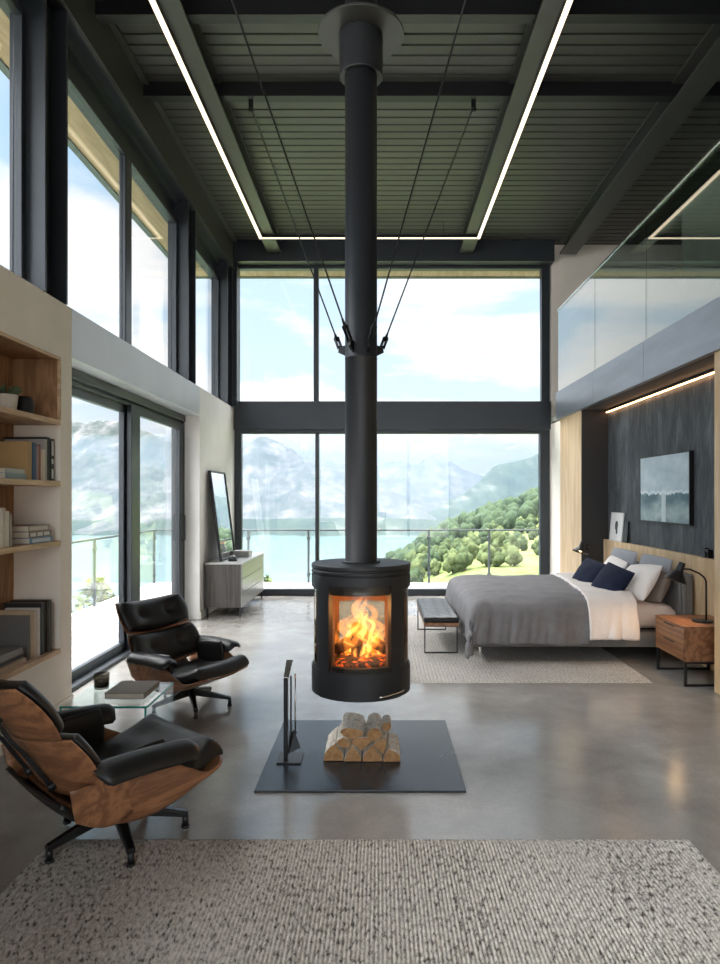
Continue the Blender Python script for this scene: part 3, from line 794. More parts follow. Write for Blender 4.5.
b = MB(); b.disc_solid([(.094, 3.955), (.125, 3.955), (.127, 3.962), (.127, 4.20), (.094, 4.201)], 48, smooth=False)
b.build('flue_collar', M['stove'], st, bevel=.002)
b = MB(); b.disc_solid([(.127, 4.20), (.252, 4.20), (.252, 4.215), (.127, 4.216)], 64, smooth=False)
b.build('flue_plate', M['deck'], st, bevel=.002)
LUG = [(-.058, -.112), (.052, -.112), (-.122, .055), (.118, .055)]
for lx, ly in LUG:
    b = MB(); d = Vector((lx, ly, 0)); u = d.normalized()
    b.bar(u * .088 + Vector((0, 0, 2.365)), u * (d.length + .012) + Vector((0, 0, 2.375)), .016, .07, w2=.016, h2=.035)
    b.build('rod_lug', M['black'], st, bevel=.003)

ANC = [(-1.085, -2.16), (.985, -2.16), (-1.085, 2.30), (.985, 2.30)]
labs = ['near left thin steel rod from the flue up past the photo top', 'near right thin steel rod from the flue up past the photo top',
        'far left thin steel rod from the flue up to a ceiling bracket', 'far right thin steel rod from the flue up to a ceiling bracket']
for (lx, ly), (ax, ay), lab in zip(LUG, ANC, labs):
    p = Vector((FX + lx * 1.06, FY + ly * 1.06, 2.392)); q = Vector((FX + ax, FY + ay, 5.13))
    r = thing('tension_rod', lab, 'rod', p, group='tension rods bracing the flue')
    d = (q - p); L = d.length; u = d / L; side = u.cross(Vector((0, 0, 1))).normalized()
    MB().tube([u * .13, u * (L - .10)], .0048, 8).build('rod', M['black'], r)
    f = MB()
    f.bar(side * .011 + u * -.012, side * .011 + u * .075, .006, .022); f.bar(side * -.011 + u * -.012, side * -.011 + u * .075, .006, .022)
    f.bar(u * .068, u * .09, .03, .022); f.tube([u * .085, u * .135], [.010, .006], 8); f.tube([side * .017, side * -.017], .007, 8)
    f.build('fork_end', M['black'], r, bevel=.001)
    g = MB()
    g.tube([u * (L - .115), u * (L - .03)], [.006, .011], 8); g.box(d.x - .022, d.x + .022, d.y - .008, d.y + .008, d.z - .045, d.z + .066)
    g.build('ceiling_bracket', M['black'], r, bevel=.003)

# fire inside the stove
er = thing('ember_bed', 'glowing ember bed on the stove floor', 'embers', (FX, FY, .556), kind='stuff')
b = MB(); q = random.Random(3)
b.disc_solid([(.225, .0), (.22, .018), (.14, .034), (.06, .042), (.01, .044)], 40)
for i in range(120):
    a = q.uniform(0, 2 * PI); rr = .21 * q.random() ** .5; s = q.uniform(.010, .022)
    bm = bmesh.new(); bmesh.ops.create_icosphere(bm, subdivisions=1, radius=s)
    b.add([(rr * math.cos(a) + v.co.x * q.uniform(.8, 1.3), rr * math.sin(a) + v.co.y, .034 - .06 * (rr / .21) ** 2 * .4 + v.co.z * .8) for v in bm.verts], [[v.index for v in f.verts] for f in bm.faces]); bm.free()
b.build('embers', M['ember'], er)
for (p, q_, rad, lab) in (((-.14, -.09, .065), (.02, .06, .15), .034, 'charred burning log leaning from the left in the stove'),
                          ((.15, -.08, .065), (.0, .07, .13), .034, 'charred burning log leaning from the right in the stove'),
                          ((-.02, -.11, .065), (-.03, .09, .17), .036, 'charred burning log standing in the centre of the stove fire')):
    p, q_ = Vector(p), Vector(q_); m = MB(); n = 9
    pts = [p.lerp(q_, i / n) for i in range(n + 1)]
    m.tube([x - p for x in pts], [rad * (1 + .12 * noise.noise(Vector((i * .9, rad * 30, p.x * 9)))) * (.9 if i in (0, n) else 1) for i in range(n + 1)], 12)
    tag(m.build('burning_log', M['char'], None, Vector((FX, FY, .556)) + p), lab, 'log', 'logs burning in the stove')
fr = thing('fire', 'tall yellow orange flames behind the stove glass', 'fire', (FX, FY, .60))
q = random.Random(8)
def tongue(bx, by, h, r, lean, seed, mat, z0=0.0):
    m = MB(); n = 16; pts = []; rs = []
    for i in range(n + 1):
        t_ = i / n
        sw = .035 * math.sin(t_ * 6.0 + seed) * t_ + .022 * math.sin(t_ * 13 + seed * 2.3) * t_
        pts.append((bx + lean * t_ + sw, by + .02 * math.sin(t_ * 5 + seed * 1.7) * t_, z0 + h * t_))
        rs.append(max(.0012, r * (.55 + 1.25 * t_) * (1 - t_) ** .85 * (1.28 + .3 * math.sin(t_ * 11 + seed))))
    m.tube(pts, rs, 12); m.build('flame', mat, fr)
for bx, by, h, r, ln, sd in ((-.10, -.02, .27, .040, .03, 1.0), (-.045, .02, .33, .048, .03, 2.2), (.01, -.03, .37, .052, -.01, 3.1), (.055, .02, .33, .050, .0, 4.4), (.105, -.02, .25, .040, -.02, 5.0),
                             (-.02, .05, .38, .050, .03, 6.3), (.13, .0, .17, .028, .01, 7.7), (-.135, .0, .16, .028, -.01, 8.1), (.075, -.07, .21, .034, .02, 9.6), (-.075, -.07, .22, .034, .0, 10.4), (-.03, -.10, .26, .03, -.02, 11.3), (.035, -.11, .24, .03, .02, 12.7), (.115, -.06, .16, .024, -.02, 13.1), (-.115, -.06, .15, .024, .02, 14.9)):
    tongue(bx, by - .02, h * .88, r * .72, ln, sd, M['flame'])
for bx, by, h, r, ln, sd in ((-.06, .0, .24, .034, .03, 2.0), (.0, .0, .29, .042, .01, 3.3), (.05, .0, .26, .040, .0, 4.6), (.0, -.08, .16, .026, .03, 5.5), (-.03, -.09, .13, .018, -.03, 6.1), (.10, -.03, .17, .026, .0, 7.2), (.03, -.10, .10, .014, .04, 1.2)):
    tongue(bx, by - .03, h * .88, r * .48, ln, sd, M['flame_hot'], -.01)
pl = bpy.data.lights.new('firelight', 'POINT'); pl.energy = 5; pl.color = (1, .45, .14); pl.shadow_soft_size = .06
po = bpy.data.objects.new('firelight', pl); COL.objects.link(po); po.location = (FX, FY - .10, .86)

# ------------------------------------------------------------------ hearth plate, logs, tools
b = MB().box(-.537, .537, -.535, .535, 0, .012)
tag(b.build('hearth_plate', M['hearth'], None, (-.096, 3.925, 0.001), bevel=.002), 'square black steel floor plate under the hanging stove', 'hearth plate')
HZ = .013
def zx(px, py): return ((px - 465) * .00117, (495 - py) * .00112)
logs = [([(278, 492), (284, 455), (308, 425), (335, 405), (352, 428), (370, 456), (375, 492)], 'quarter split log, bottom left end of the birch pile'),
        ([(378, 492), (462, 492), (456, 466), (441, 440), (416, 414), (396, 448)], 'triangular split log, second from the left in the bottom row of the birch pile'),
        ([(466, 492), (563, 492), (557, 468), (514, 412), (490, 436), (470, 466)], 'broad split log, third from the left in the bottom row of the birch pile'),
        ([(568, 492), (650, 492), (648, 465), (630, 444), (592, 430), (574, 452)], 'half round split log, bottom right end of the birch pile'),
        ([(340, 402), (350, 386), (372, 374), (398, 386), (409, 402), (406, 418), (386, 428), (362, 420)], 'small split log, left end of the middle row of the birch pile'),
        ([(413, 398), (428, 384), (452, 377), (488, 379), (510, 388), (506, 402), (484, 424), (461, 444), (438, 424), (419, 411)], 'fan shaped split log, centre of the middle row of the birch pile'),
        ([(516, 408), (534, 394), (552, 380), (582, 376), (578, 416), (566, 456), (546, 438)], 'split log, right end of the middle row of the birch pile'),
        ([(358, 350), (366, 338), (386, 331), (430, 333), (472, 352), (470, 364), (452, 374), (416, 386), (398, 382), (374, 370)], 'half round birch log with white bark on top of the pile, left of two'),
        ([(485, 372), (490, 350), (502, 336), (526, 330), (550, 340), (560, 360), (556, 374), (536, 390), (514, 396), (496, 386)], 'round topped birch log with white bark on top of the pile, right of two')]
q = random.Random(5)
for i, (poly, lab) in enumerate(logs):
    P = [zx(*p) for p in poly]
    # refine the outline a little so that the bark is not flat
    Q = []
    for k in range(len(P)):
        a, c = P[k], P[(k + 1) % len(P)]
        Q += [a, ((a[0] + c[0]) / 2 + q.uniform(-.0008, .0008), (a[1] + c[1]) / 2 + q.uniform(-.0006, .0006))]
    n = len(Q); L = .285 + q.uniform(-.02, .02); y0 = -.14 + q.uniform(-.012, .012)
    cx = sum(p[0] for p in Q) / n; cz = sum(p[1] for p in Q) / n
    m = MB(); K = 6; vs = []
    for k in range(K + 1):
        for (x_, z_) in Q:
            s_ = .985 + .03 * noise.noise(Vector((x_ * 30, z_ * 30, k * .9 + i * 7))) if 0 < k < K else .985
            zz = cz + (z_ - cz) * s_ + HZ
            vs.append((cx + (x_ - cx) * s_, y0 + L * k / K, max(zz, HZ + .0005)))
    m.add(vs, [(k * n + j, k * n + (j + 1) % n, (k + 1) * n + (j + 1) % n, (k + 1) * n + j) for k in range(K) for j in range(n)], 0, False)
    m.add(vs[:n], [list(range(n))[::-1]], 1); m.add(vs[-n:], [list(range(n))], 1)
    tag(m.build('firewood_log', [M['bark'], M['cut']], None, (-.095, 3.90, 0)), lab, 'log', 'split birch logs stacked on the hearth plate')
# a last small log behind the right of the pile
m = MB(); m.tube([(0, 0, 0), (.0, .14, .002)], .026, 9, 0, True, False); 
m.add([(.026 * math.cos(a * PI / 4.5), 0, .026 * math.sin(a * PI / 4.5)) for a in range(9)], [list(range(9))], 1)
tag(m.build('firewood_log', [M['bark'], M['cut']], None, (.045, 3.86, HZ + .160)), 'thin birch log resting on the right shoulder of the pile', 'log', 'split birch logs stacked on the hearth plate')

r = thing('companion_stand', 'slim black upright stand for fire tools on the hearth plate', 'tool stand', (-.51, 3.78, HZ + .0005))
MB().box(-.062, .075, -.06, .10, 0, .008).build('base', M['black'], r, bevel=.0015)
MB().box(-.026, -.004, -.028, .012, .008, .475).build('post', M['black'], r, bevel=.002)
b = MB(); b.add([(-.026, -.028, .475), (.004, -.028, .475), (.012, .09, .545), (-.026, .09, .545), (-.026, -.028, .467), (.004, -.028, .467), (.012, .09, .537), (-.026, .09, .537)],
                [(0, 1, 2, 3), (4, 7, 6, 5), (0, 4, 5, 1), (2, 6, 7, 3), (1, 5, 6, 2), (0, 3, 7, 4)])
tag(b.build('cap', M['alu'], r, bevel=.001), 'slanted grey metal cap')
r = thing('fire_shovel', 'black fire shovel hanging on the companion stand', 'fire shovel', (-.502, 3.80, .055))
MB().bar((.002, 0, .09), (.002, 0, .43), .016, .008).build('handle', M['black'], r)
b = MB(); b.add([(-.005, -.035, 0), (.06, -.02, .028), (.02, .02, .11), (-.0, -.01, .11), (-.012, -.03, .002), (.053, -.012, .030), (.015, .028, .112), (-.006, 0, .112)],
                [(0, 1, 2, 3), (4, 7, 6, 5), (0, 4, 5, 1), (1, 5, 6, 2), (2, 6, 7, 3), (3, 7, 4, 0)])
b.build('blade', M['black'], r, bevel=.001)
r = thing('fire_poker', 'thin grey fire poker hanging beside the shovel', 'poker', (-.484, 3.865, .10))
MB().tube([(0, .0, .02), (0, 0, .38)], .0045, 8).build('rod', M['chrome'], r)
MB().tube([(0, 0, 0), (.0, 0, .03), (.015, 0, .045)], [.002, .006, .002], 8).build('tip', M['black'], r)

# ------------------------------------------------------------------ rugs
def rug(name, x0, x1, y0, y1, t_, mat, label, rib=None, fringe=.006):
    m = MB(); q = random.Random(2)
    w_ = x1 - x0; nx = int(w_ / rib); sub = 4
    N = nx * sub; ny = int((y1 - y0) / .05)
    def fn(u, v):
        x = u * w_ - w_ / 2; y = (v - .5) * (y1 - y0)
        h = t_ * (.5 + .5 * abs(math.sin(PI * u * nx)) ** .6)
        e = min(1, min(u, 1 - u) * w_ / .01, min(v, 1 - v) * (y1 - y0) / .012 + .0)
        edge = (noise.noise(Vector((x * 40, v * 3, 1))) * fringe) if v in (0, 1) else 0
        edge2 = (noise.noise(Vector((y * 40, u * 3, 1))) * fringe) if u in (0, 1) else 0
        return (x + edge2, y + edge, max(.001, h * (.12 + .88 * e)))
    m.grid(N, ny, fn)
    c = [(-w_ / 2, -(y1 - y0) / 2, .0005), (w_ / 2, -(y1 - y0) / 2, .0005), (w_ / 2, (y1 - y0) / 2, .0005), (-w_ / 2, (y1 - y0) / 2, .0005)]
    m.add(c, [(3, 2, 1, 0)])
    return tag(m.build(name, mat, None, ((x0 + x1) / 2, (y0 + y1) / 2, .0005)), label, 'rug')
rug('area_rug', -1.425, 1.352, -.9, 2.926, .016, M['rug'], 'large ribbed grey beige wool rug in the foreground', .0148)
rug('area_rug', -.30, 2.21, 5.39, 8.45, .013, M['rug2'], 'pale grey rug under the bed and the bench', .03)

# ------------------------------------------------------------------ lounge chairs
def lounge(name, label, loc, rz, base_rot, sc=.93, rec=0.0, down=0.0, back=0.0, lk=1.0):
    r = thing(name, label, 'armchair', loc, rz, 'moulded walnut lounge chairs'); r.scale = (sc, sc, sc)
    zb = [(0, .335), (.12, .275), (.3, .238), (.5, .24), (.75, .275), (1, .335)]
    Wt = [(0, .27), (.2, .33), (.5, .355), (.8, .345), (1, .325)]
    lip = [(0, .03), (.12, .10), (.3, .19), (.5, .20), (.66, .115), (.8, .035), (1, .002)]
    def shell(u, v, off=0.0):
        x = -.27 + .665 * v; z0 = smooth_tab(zb, v); W_ = smooth_tab(Wt, v)
        if v > .86: W_ *= 1 - .30 * ((v - .86) / .14) ** 2.2
        lp = smooth_tab(lip, v); s = 2 * u - 1; a = abs(s); sg = 1 if s >= 0 else -1
        if a < .62: y = s / .62 * W_ * .86; z = z0 + .012 * (a / .62) ** 2
        else:
            tt = (a - .62) / .38
            y = sg * W_ * (.86 + .14 * math.sin(tt * PI / 2)); z = z0 + .012 + max(lp, .004) * (1 - math.cos(tt * PI / 2)) ** .8
        return (x, y, z)
    MB().grid(44, 40, lambda u, v: shell(u, v)).build('seat_shell', M['walnut'], r, solid=.013, soff=0)
    # seat cushion lies in the shell
    def sp(x, y, z):
        v = clamp((x + .27) / .665); z0 = smooth_tab(zb, v)
        return (x, y, z0 + .045 + z + .02 * (abs(y) / .3) ** 2 + (.0 if x < .30 else -.06 * ((x - .30) / .10) ** 2))
    m = MB().pillow(.61, .645, .088, .028, lambda a, c, z: sp(a + .09, c, z), k=.30, p=6, n=26, tufts=((-.05, .12, .05, .014), (-.05, -.12, .05, .014), (-.05, 0, .03, .012), (.12, .13, .03, .008), (.12, -.13, .03, .008)), wr=.004)
    m.build('seat_cushion', M['leather'], r)
    def panel(cx, cz, tilt, cur):
        ct, s_ = math.cos(tilt), math.sin(tilt)
        def f(a, c, z, off=0.0):
            n = z + off + cur * (a / .35) ** 2
            return (cx - s_ * c + ct * n, a, cz + ct * c + s_ * n)
        return f
    low = panel(-.325, .535, D(20) + back, .085); up = panel(-.438 - .5 * back, .800 - .15 * back, D(26) + 1.6 * back, .075)
    for nm, f, w_, h_, T_, tf in (('lower', low, .735, .285, .078, ((.15, .0, .05, .035), (-.15, .0, .05, .035))), ('upper', up, .715, .275, .082, ((.15, .0, .05, .04), (-.15, 0, .05, .04)))):
        m = MB().pillow(w_ + .03, h_ + .025, .004, .012, lambda a, c, z, f=f: f(a, c, z, -.018), k=.32, p=8, n=22)
        m.build('back_shell' if nm == 'lower' else 'headrest_shell', M['walnutv'], r)
        m = MB().pillow(w_, h_, T_, .010, lambda a, c, z, f=f: f(a, c, z, .0), k=.34, p=4, q=.55, n=30, tufts=tf, wr=.003)
        m.build('back_cushion' if nm == 'lower' else 'headrest_cushion', M['leather'], r)
    # wooden wings that carry the lower back down to the seat
    for sg in (1, -1):
        m = MB()
        def wing(u, v):
            y = sg * (.352 - .03 * v); x = lerp(-.34, -.06, u); zt = lerp(.50, .47, u); zl = lerp(.36, .33, u) - .06 * math.sin(u * PI)
            return (x + .02 * v, y, lerp(zt, zl, v))
        m.grid(10, 8, wing); m.build('back_wing', M['walnutv'], r, solid=.012)
    # black shock mount between shells
    m = MB()
    m.grid(12, 16, lambda u, v: (lerp(-.345, -.235, u) , (v - .5) * .56, lerp(.40, .30, u) - .03 * math.sin(u * PI) + .02 * (2 * v - 1) ** 2))
    m.build('rear_apron', M['leather'], r, solid=.02)
    # spine brackets
    for yy in (-.115, .115):
        pu = Vector(up(yy, .0, 0, -.045)); pu2 = Vector(up(yy, -.11, 0, -.055)); pl_ = Vector(low(yy, .10, 0, -.055)); pl2 = Vector(low(yy, -.09, 0, -.04))
        m = MB()
        for a, c in ((pu, pu2), (pu2, pl_), (pl_, pl2)): m.bar(a, c, .03, .016, (1, 0, 0))
        for a in (pu, pl2): m.tube([a + Vector((.03, 0, .01)), a - Vector((.012, 0, .004))], .02, 12)
        m.build('spine_bracket', M['black'], r, bevel=.003)
    # arms
    for sg in (1, -1):
        m = MB()
        def arm(u, v):
            # closed padded section swept from back to front
            t_ = u; x = lerp(-.255, .185, t_)
            e = min(1.0, (min(t_, 1 - t_) / .10)) ; e = math.sqrt(max(0.0, 1 - (1 - e) ** 2))
            a = 2 * PI * v
            hw, hh = .078 * (.35 + .65 * e), .027 * (.30 + .70 * e)
            cs, sn = math.cos(a), math.sin(a)
            yy = hw * math.copysign(abs(cs) ** .7, cs); zz = hh * math.copysign(abs(sn) ** .7, sn)
            drop = -.035 * max(0, yy / .078) ** 2 - .02 * (t_ - .25) ** 2 * 2
            z0 = .545 - .03 * t_ + (.012 if False else 0)
            return (x, sg * (.372 + yy), z0 + zz + drop - .05 * max(0, -yy / .078) ** 3)
        m.grid(22, 24, arm)
        m.pillow(.30, .22, .022, .022, lambda a, c, z: (a - .05, sg * (.300 - z - .01 * (a / .18) ** 2), .445 + c * .9 + .02 * a), k=.35, p=4, n=12)
        m.build('armrest', M['leather'], r)
    # base
    MB().tube([(0, 0, .10), (0, 0, .17)], [.034, .030], 16).tube([(0, 0, .17), (0, 0, .205 + .02 * (rec < .1))], .02, 14).bar((-.06, 0, .19), (.06, 0, .205 + .02 * (rec < .1)), .12, .012).build('hub', M['black'], r, bevel=.002)
    for k in range(5):
        a = base_rot + k * 2 * PI / 5 - rz; d = Vector((math.cos(a), math.sin(a), 0))
        m = MB(); m.bar(d * .02 + Vector((0, 0, .122)), d * (.325 * lk) + Vector((0, 0, .062)), .05, .052, (0, 0, 1), w2=.034, h2=.022)
        lg = m.build('leg', M['black'], r, bevel=.004)
        m = MB(); m.bar(d * .04 + Vector((0, 0, .1475)), d * (.32 * lk) + Vector((0, 0, .0755)), .028, .004, (0, 0, 1), w2=.022)
        tag(m.build('leg_cap', M['legcap'], lg, bevel=.001), 'dark satin strip on top of the leg')
        m = MB(); e = d * (.312 * lk)
        m.tube([(e.x, e.y, .0), (e.x, e.y, .012)], .019, 14).tube([(e.x, e.y, .012), (e.x, e.y, .058)], .014, 12)
        m.build('foot', M['black'], lg)
    # recline seat and back about the hub
    Rm = Matrix.Rotation(-rec, 3, 'Y'); P = Vector((-.02, 0, .27)); off = P - Rm @ P
    for o in [x for x in bpy.data.objects if x.parent == r and x.name.split('.')[0] not in ('hub', 'leg')]:
        o.rotation_euler = (0, -rec, 0); o.location = off - Vector((0, 0, down))
    return r
M['legcap'] = plain('satin_black_metal', (.06, .06, .063), .25, .9)
lounge('lounge_chair', 'black leather and walnut lounge chair in front, seen from behind on the rug edge', (-1.155, 2.945, .012), D(48), D(14), .98, D(5), .055, D(3), .95)
lounge('lounge_chair', 'black leather and walnut lounge chair facing us by the sliding door', (-1.345, 4.79, 0), D(-28), D(4), .87, D(4), .055)

# ------------------------------------------------------------------ glass side table and what stands on it
r = thing('glass_side_table', 'clear bent glass side table between the two lounge chairs', 'table', (-1.425, 3.68, 0))
def slabg(nm, x0, x1, y0, y1, z0, z1, lab=None):
    o = MB().box(x0, x1, y0, y1, z0, z1).build(nm, [M['tableglass'], M['glassedge']], r)
    return o
o = slabg('table_top', -.225, .225, -.225, .225, .408, .42)
e = MB().box(-.225, .225, -.2275, -.2252, .409, .4195).box(.2252, .2272, -.225, .225, .4085, .4198)
tag(e.build('glass_edge', M['glassedge'], o), 'green glass edge')
o = slabg('side_panel', .213, .225, -.225, .225, 0, .408)
e = MB().box(.214, .2245, -.2275, -.2252, 0, .408)
tag(e.build('glass_edge', M['glassedge'], o), 'green glass edge')
o = slabg('side_panel', -.225, -.213, -.225, .225, 0, .408)
e = MB().box(-.2245, -.214, -.2275, -.2252, 0, .408)
tag(e.build('glass_edge', M['glassedge'], o), 'green glass edge')

PAGE = plain('book_pages', (.66, .60, .50), .9, 0, .2, .06, 30)
_bc = {}
def bcol(c):
    if c not in _bc: _bc[c] = plain('book_cover', c, .6, 0, .3, .05, 8)
    return _bc[c]
def book(label, group, loc, th, h, dep, col, rz=0.0, lay=False, lean=0.0, name='book', spine=None):
    """upright: spine faces +x, thickness along y, height along z. lay=True: lying flat, h runs along y"""
    r = thing(name, label, 'book', loc, rz, group)
    c = .003
    m = MB(); p = MB()
    if not lay:
        m.box(-dep, 0, 0, c, 0, h).box(-dep, 0, th - c, th, 0, h).box(-c, 0, c, th - c, 0, h)
        p.box(-dep + .004, -c, c, th - c, .003, h - .004)
        if lean: r.rotation_euler = (lean, 0, rz)
    else:
        m.box(-dep, 0, 0, h, 0, c).box(-dep, 0, 0, h, th - c, th).box(-c, 0, 0, h, c, th - c)
        p.box(-dep + .004, -c, .003, h - .003, c, th - c)
    m.build('cover', bcol(col), r, bevel=.0008); p.build('pages', PAGE, r)
    if spine:
        m = MB()
        for z0, z1 in spine[1]:
            if lay: m.box(0.0003, .0012, h * z0, h * z1, th * .2, th * .8)
            else: m.box(0.0003, .0012, th * .2, th * .8, h * z0, h * z1)
        tag(m.build('spine_label', bcol(spine[0]), r), 'pale block on the spine')
    return r
book('beige book lying on the glass table', None, (-1.255, 3.575, .4205), .03, .25, .215, (.30, .26, .215), 0, True)
r = thing('tumbler', 'smoked glass candle tumbler on the glass table', 'tumbler', (-1.565, 3.775, .4205))
b = MB(); b.lathe([(.036, .0), (.040, .006), (.043, .085), (.040, .085), (.037, .010), (.0005, .010), (.0005, 0)], 32, smooth=True)
b.build('glass', glass('smoked_glass', 1.5, (.55, .54, .50)), r)
b = MB(); b.disc_solid([(.036, .012), (.0375, .045), (.0005, .046)], 24)
tag(b.build('wax', plain('dark_wax', (.05, .045, .035), .4), r), 'dark candle wax')
# ------------------------------------------------------------------ built-in shelf
r = thing('built_in_shelf', 'oak shelf set into the beige wall niche, full of books', 'shelf', (-2.2, 3.46, .42))
Y0, Y1 = 2.3 - 3.46 + .002, 4.618 - 3.46
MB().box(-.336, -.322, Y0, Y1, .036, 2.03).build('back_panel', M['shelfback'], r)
for z0, z1 in ((.002, .034), (.745, .78), (1.155, 1.19), (1.575, 1.61)):
    MB().box(-.32, .004, Y0, Y1, z0, z1).build('shelf_board', M['oakx'], r, bevel=.002)
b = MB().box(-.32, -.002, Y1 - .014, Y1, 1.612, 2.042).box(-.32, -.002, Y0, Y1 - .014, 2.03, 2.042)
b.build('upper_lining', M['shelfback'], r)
b = MB().box(-.012, .006, Y1 - .018, Y1, 1.612, 2.042).box(-.012, .006, Y0, Y1 - .018, 2.022, 2.042)
b.build('edge_strip', M['oakx'], r, bevel=.001)
SX = -2.2
# second board from the top: row of upright books and a small flat pair
G1 = 'books on the second board of the shelf'
z = 1.6108
book('thick tan book, spine front of the upright row on the second board', G1, (SX - .035, 4.260, z), .048, .245, .205, (.42, .27, .12))
book('blue book next to the tan one on the second board', G1, (SX - .03, 4.313, z), .036, .24, .19, (.05, .10, .18))
book('mauve book beside the blue one on the second board', G1, (SX - .028, 4.353, z), .028, .225, .18, (.30, .20, .21))
book('red brown book in the upright row on the second board', G1, (SX - .03, 4.385, z), .024, .232, .18, (.26, .10, .075))
book('short cream book in the upright row on the second board', G1, (SX - .02, 4.413, z), .036, .205, .17, (.58, .48, .38))
book('tall grey book behind the cream one on the second board', G1, (SX - .025, 4.453, z), .032, .275, .27, (.36, .34, .32))
book('tall black book towards the end of the second board', G1, (SX - .03, 4.489, z), .045, .292, .285, (.018, .018, .02))
book('black book with pale spine blocks at the end of the second board', G1, (SX - .025, 4.538, z), .045, .285, .24, (.03, .03, .032), spine=((.52, .52, .52), ((.05, .28), (.40, .52), (.6, .95))))
book('pale grey flat book, lower of the small pair on the second board', G1, (SX - .045, 4.020, z), .036, .26, .19, (.30, .38, .42), 0, True)
book('pale cream flat book, upper of the small pair on the second board', G1, (SX - .055, 4.030, z + .0365), .028, .24, .17, (.48, .50, .48), 0, True)
# third board
G2 = 'books on the third board of the shelf'
z = 1.2008
book('cream upright book at the photo edge on the third board', G2, (SX - .02, 3.945, z), .032, .235, .18, (.55, .48, .40))
book('tall pale upright book on the third board', G2, (SX - .02, 3.981, z), .034, .215, .18, (.62, .56, .48))
book('grey brown upright book beside the flat stack on the third board', G2, (SX - .02, 4.019, z), .03, .20, .17, (.30, .255, .21))
book('blue flat book, bottom of the stack on the third board', G2, (SX - .01, 4.235, z), .037, .29, .23, (.16, .26, .36), 0, True, spine=((.5, .55, .6), ((.1, .9),)))
book('black lettered flat book, middle of the stack on the third board', G2, (SX - .018, 4.24, z + .0375), .04, .285, .23, (.20, .17, .15), 0, True, spine=((.62, .60, .56), ((.06, .3), (.36, .6), (.66, .92))))
book('taupe flat book, top of the stack on the third board', G2, (SX - .025, 4.245, z + .078), .036, .275, .225, (.36, .30, .25), 0, True, spine=((.55, .5, .45), ((.05, .9),)))
# bottom board
G3 = 'books on the bottom board of the shelf'
z = .4548
book('book with a dark landscape on its cover, front of the row on the bottom board', G3, (SX - .045, 4.275, z), .032, .285, .225, (.13, .125, .12))
book('tan book behind the landscape cover on the bottom board', G3, (SX - .04, 4.311, z), .04, .31, .225, (.46, .34, .23))
book('cream book in the upright row on the bottom board', G3, (SX - .04, 4.355, z), .032, .30, .22, (.54, .47, .40))
book('white spined book in the upright row on the bottom board', G3, (SX - .035, 4.391, z), .022, .315, .22, (.60, .57, .53))
book('tall black book in the upright row on the bottom board', G3, (SX - .03, 4.417, z), .042, .345, .25, (.02, .02, .022))
book('dark green black book near the end of the bottom board', G3, (SX - .035, 4.463, z), .034, .335, .25, (.035, .04, .038))
book('black book with brown spine at the end of the bottom board', G3, (SX - .02, 4.501, z), .036, .35, .26, (.06, .045, .035))
book('tan flat book, bottom of the stack on the bottom board', G3, (SX - .025, 3.890, z), .034, .33, .24, (.40, .30, .21), 0, True)
book('brown flat book, middle of the stack on the bottom board', G3, (SX - .035, 3.895, z + .0345), .036, .32, .235, (.26, .19, .14), 0, True, spine=((.03, .03, .03), ((.0, 1),)))
book('grey flat book, top of the stack on the bottom board', G3, (SX - .035, 3.900, z + .071), .034, .30, .225, (.24, .23, .22), 0, True)
# plant and vase on the top board
r = thing('potted_succulent', 'small green succulent in a beige stoneware pot on the top board', 'plant', (SX - .10, 4.13, 2.0305))
b = MB(); b.lathe([(.055, 0), (.066, .10), (.060, .10), (.052, .085), (.0005, .085), (.0005, 0)], 32, smooth=False)
b.build('pot', M['pot'], r, bevel=.002)
b = MB().disc_solid([(.0535, .0855), (.0005, .09)], 20); tag(b.build('soil', plain('soil', (.035, .025, .018), .95), r), 'dark soil')
m = MB(); q = random.Random(6)
for k in range(46):
    a = q.uniform(0, 2 * PI); rr = .05 * q.random() ** .5; tip = rr + q.uniform(.015, .045); zt = q.uniform(.03, .075)
    p0 = Vector((rr * math.cos(a) * .7, rr * math.sin(a) * .7, .084)); p1 = Vector((tip * math.cos(a), tip * math.sin(a), .09 + zt))
    m.tube([p0, p0.lerp(p1, .35) + Vector((0, 0, .004)), p0.lerp(p1, .75), p1], [.004, .0075, .006, .0008], 6)
m.build('leaves', M['leaf'], r)
r = thing('dark_vase', 'squat black ceramic vase beside the potted succulent', 'vase', (SX - .105, 4.355, 2.0305))
b = MB(); b.lathe([(.044, 0), (.055, .012), (.055, .06), (.047, .108), (.034, .122), (.030, .122), (.042, .104), (.048, .06), (.046, .02), (.0005, .016), (.0005, 0)], 36, smooth=True)
b.build('vase_body', M['vase'], r)

# ------------------------------------------------------------------ sideboard with mirror
r = thing('sideboard', 'long grey sideboard with drawers against the white left wall', 'sideboard', (-1.95, 9.15, 0))
MB().box(-.225, .22, -.785, .785, .115, .655).build('body', M['greywood'], r, bevel=.003)
MB().box(-.23, .245, -.79, .79, .656, .676).build('top', M['greytop'], r, bevel=.003)
for k in range(3):
    z0 = .118 + k * .18
    MB().box(.221, .239, -.782, .782, z0, z0 + .174).build('drawer', M['greyfront'], r, bevel=.004)
for sx in (-.20, .21):
    for sy in (-.765, .765): MB().box(sx - .011, sx + .011, sy - .011, sy + .011, 0, .115).build('leg', M['black'], r)
r = thing('leaning_mirror', 'tall mirror in a thin black frame leaning on the wall above the sideboard', 'mirror', (-2.015, 8.93, .6765)); r.rotation_euler = (0, -D(7.2), 0)
H, Wm = 1.17, .82
b = MB().box(-.018, .018, -Wm / 2, -Wm / 2 + .022, 0, H).box(-.018, .018, Wm / 2 - .022, Wm / 2, 0, H).box(-.018, .018, -Wm / 2 + .022, Wm / 2 - .022, 0, .022).box(-.018, .018, -Wm / 2 + .022, Wm / 2 - .022, H - .022, H)
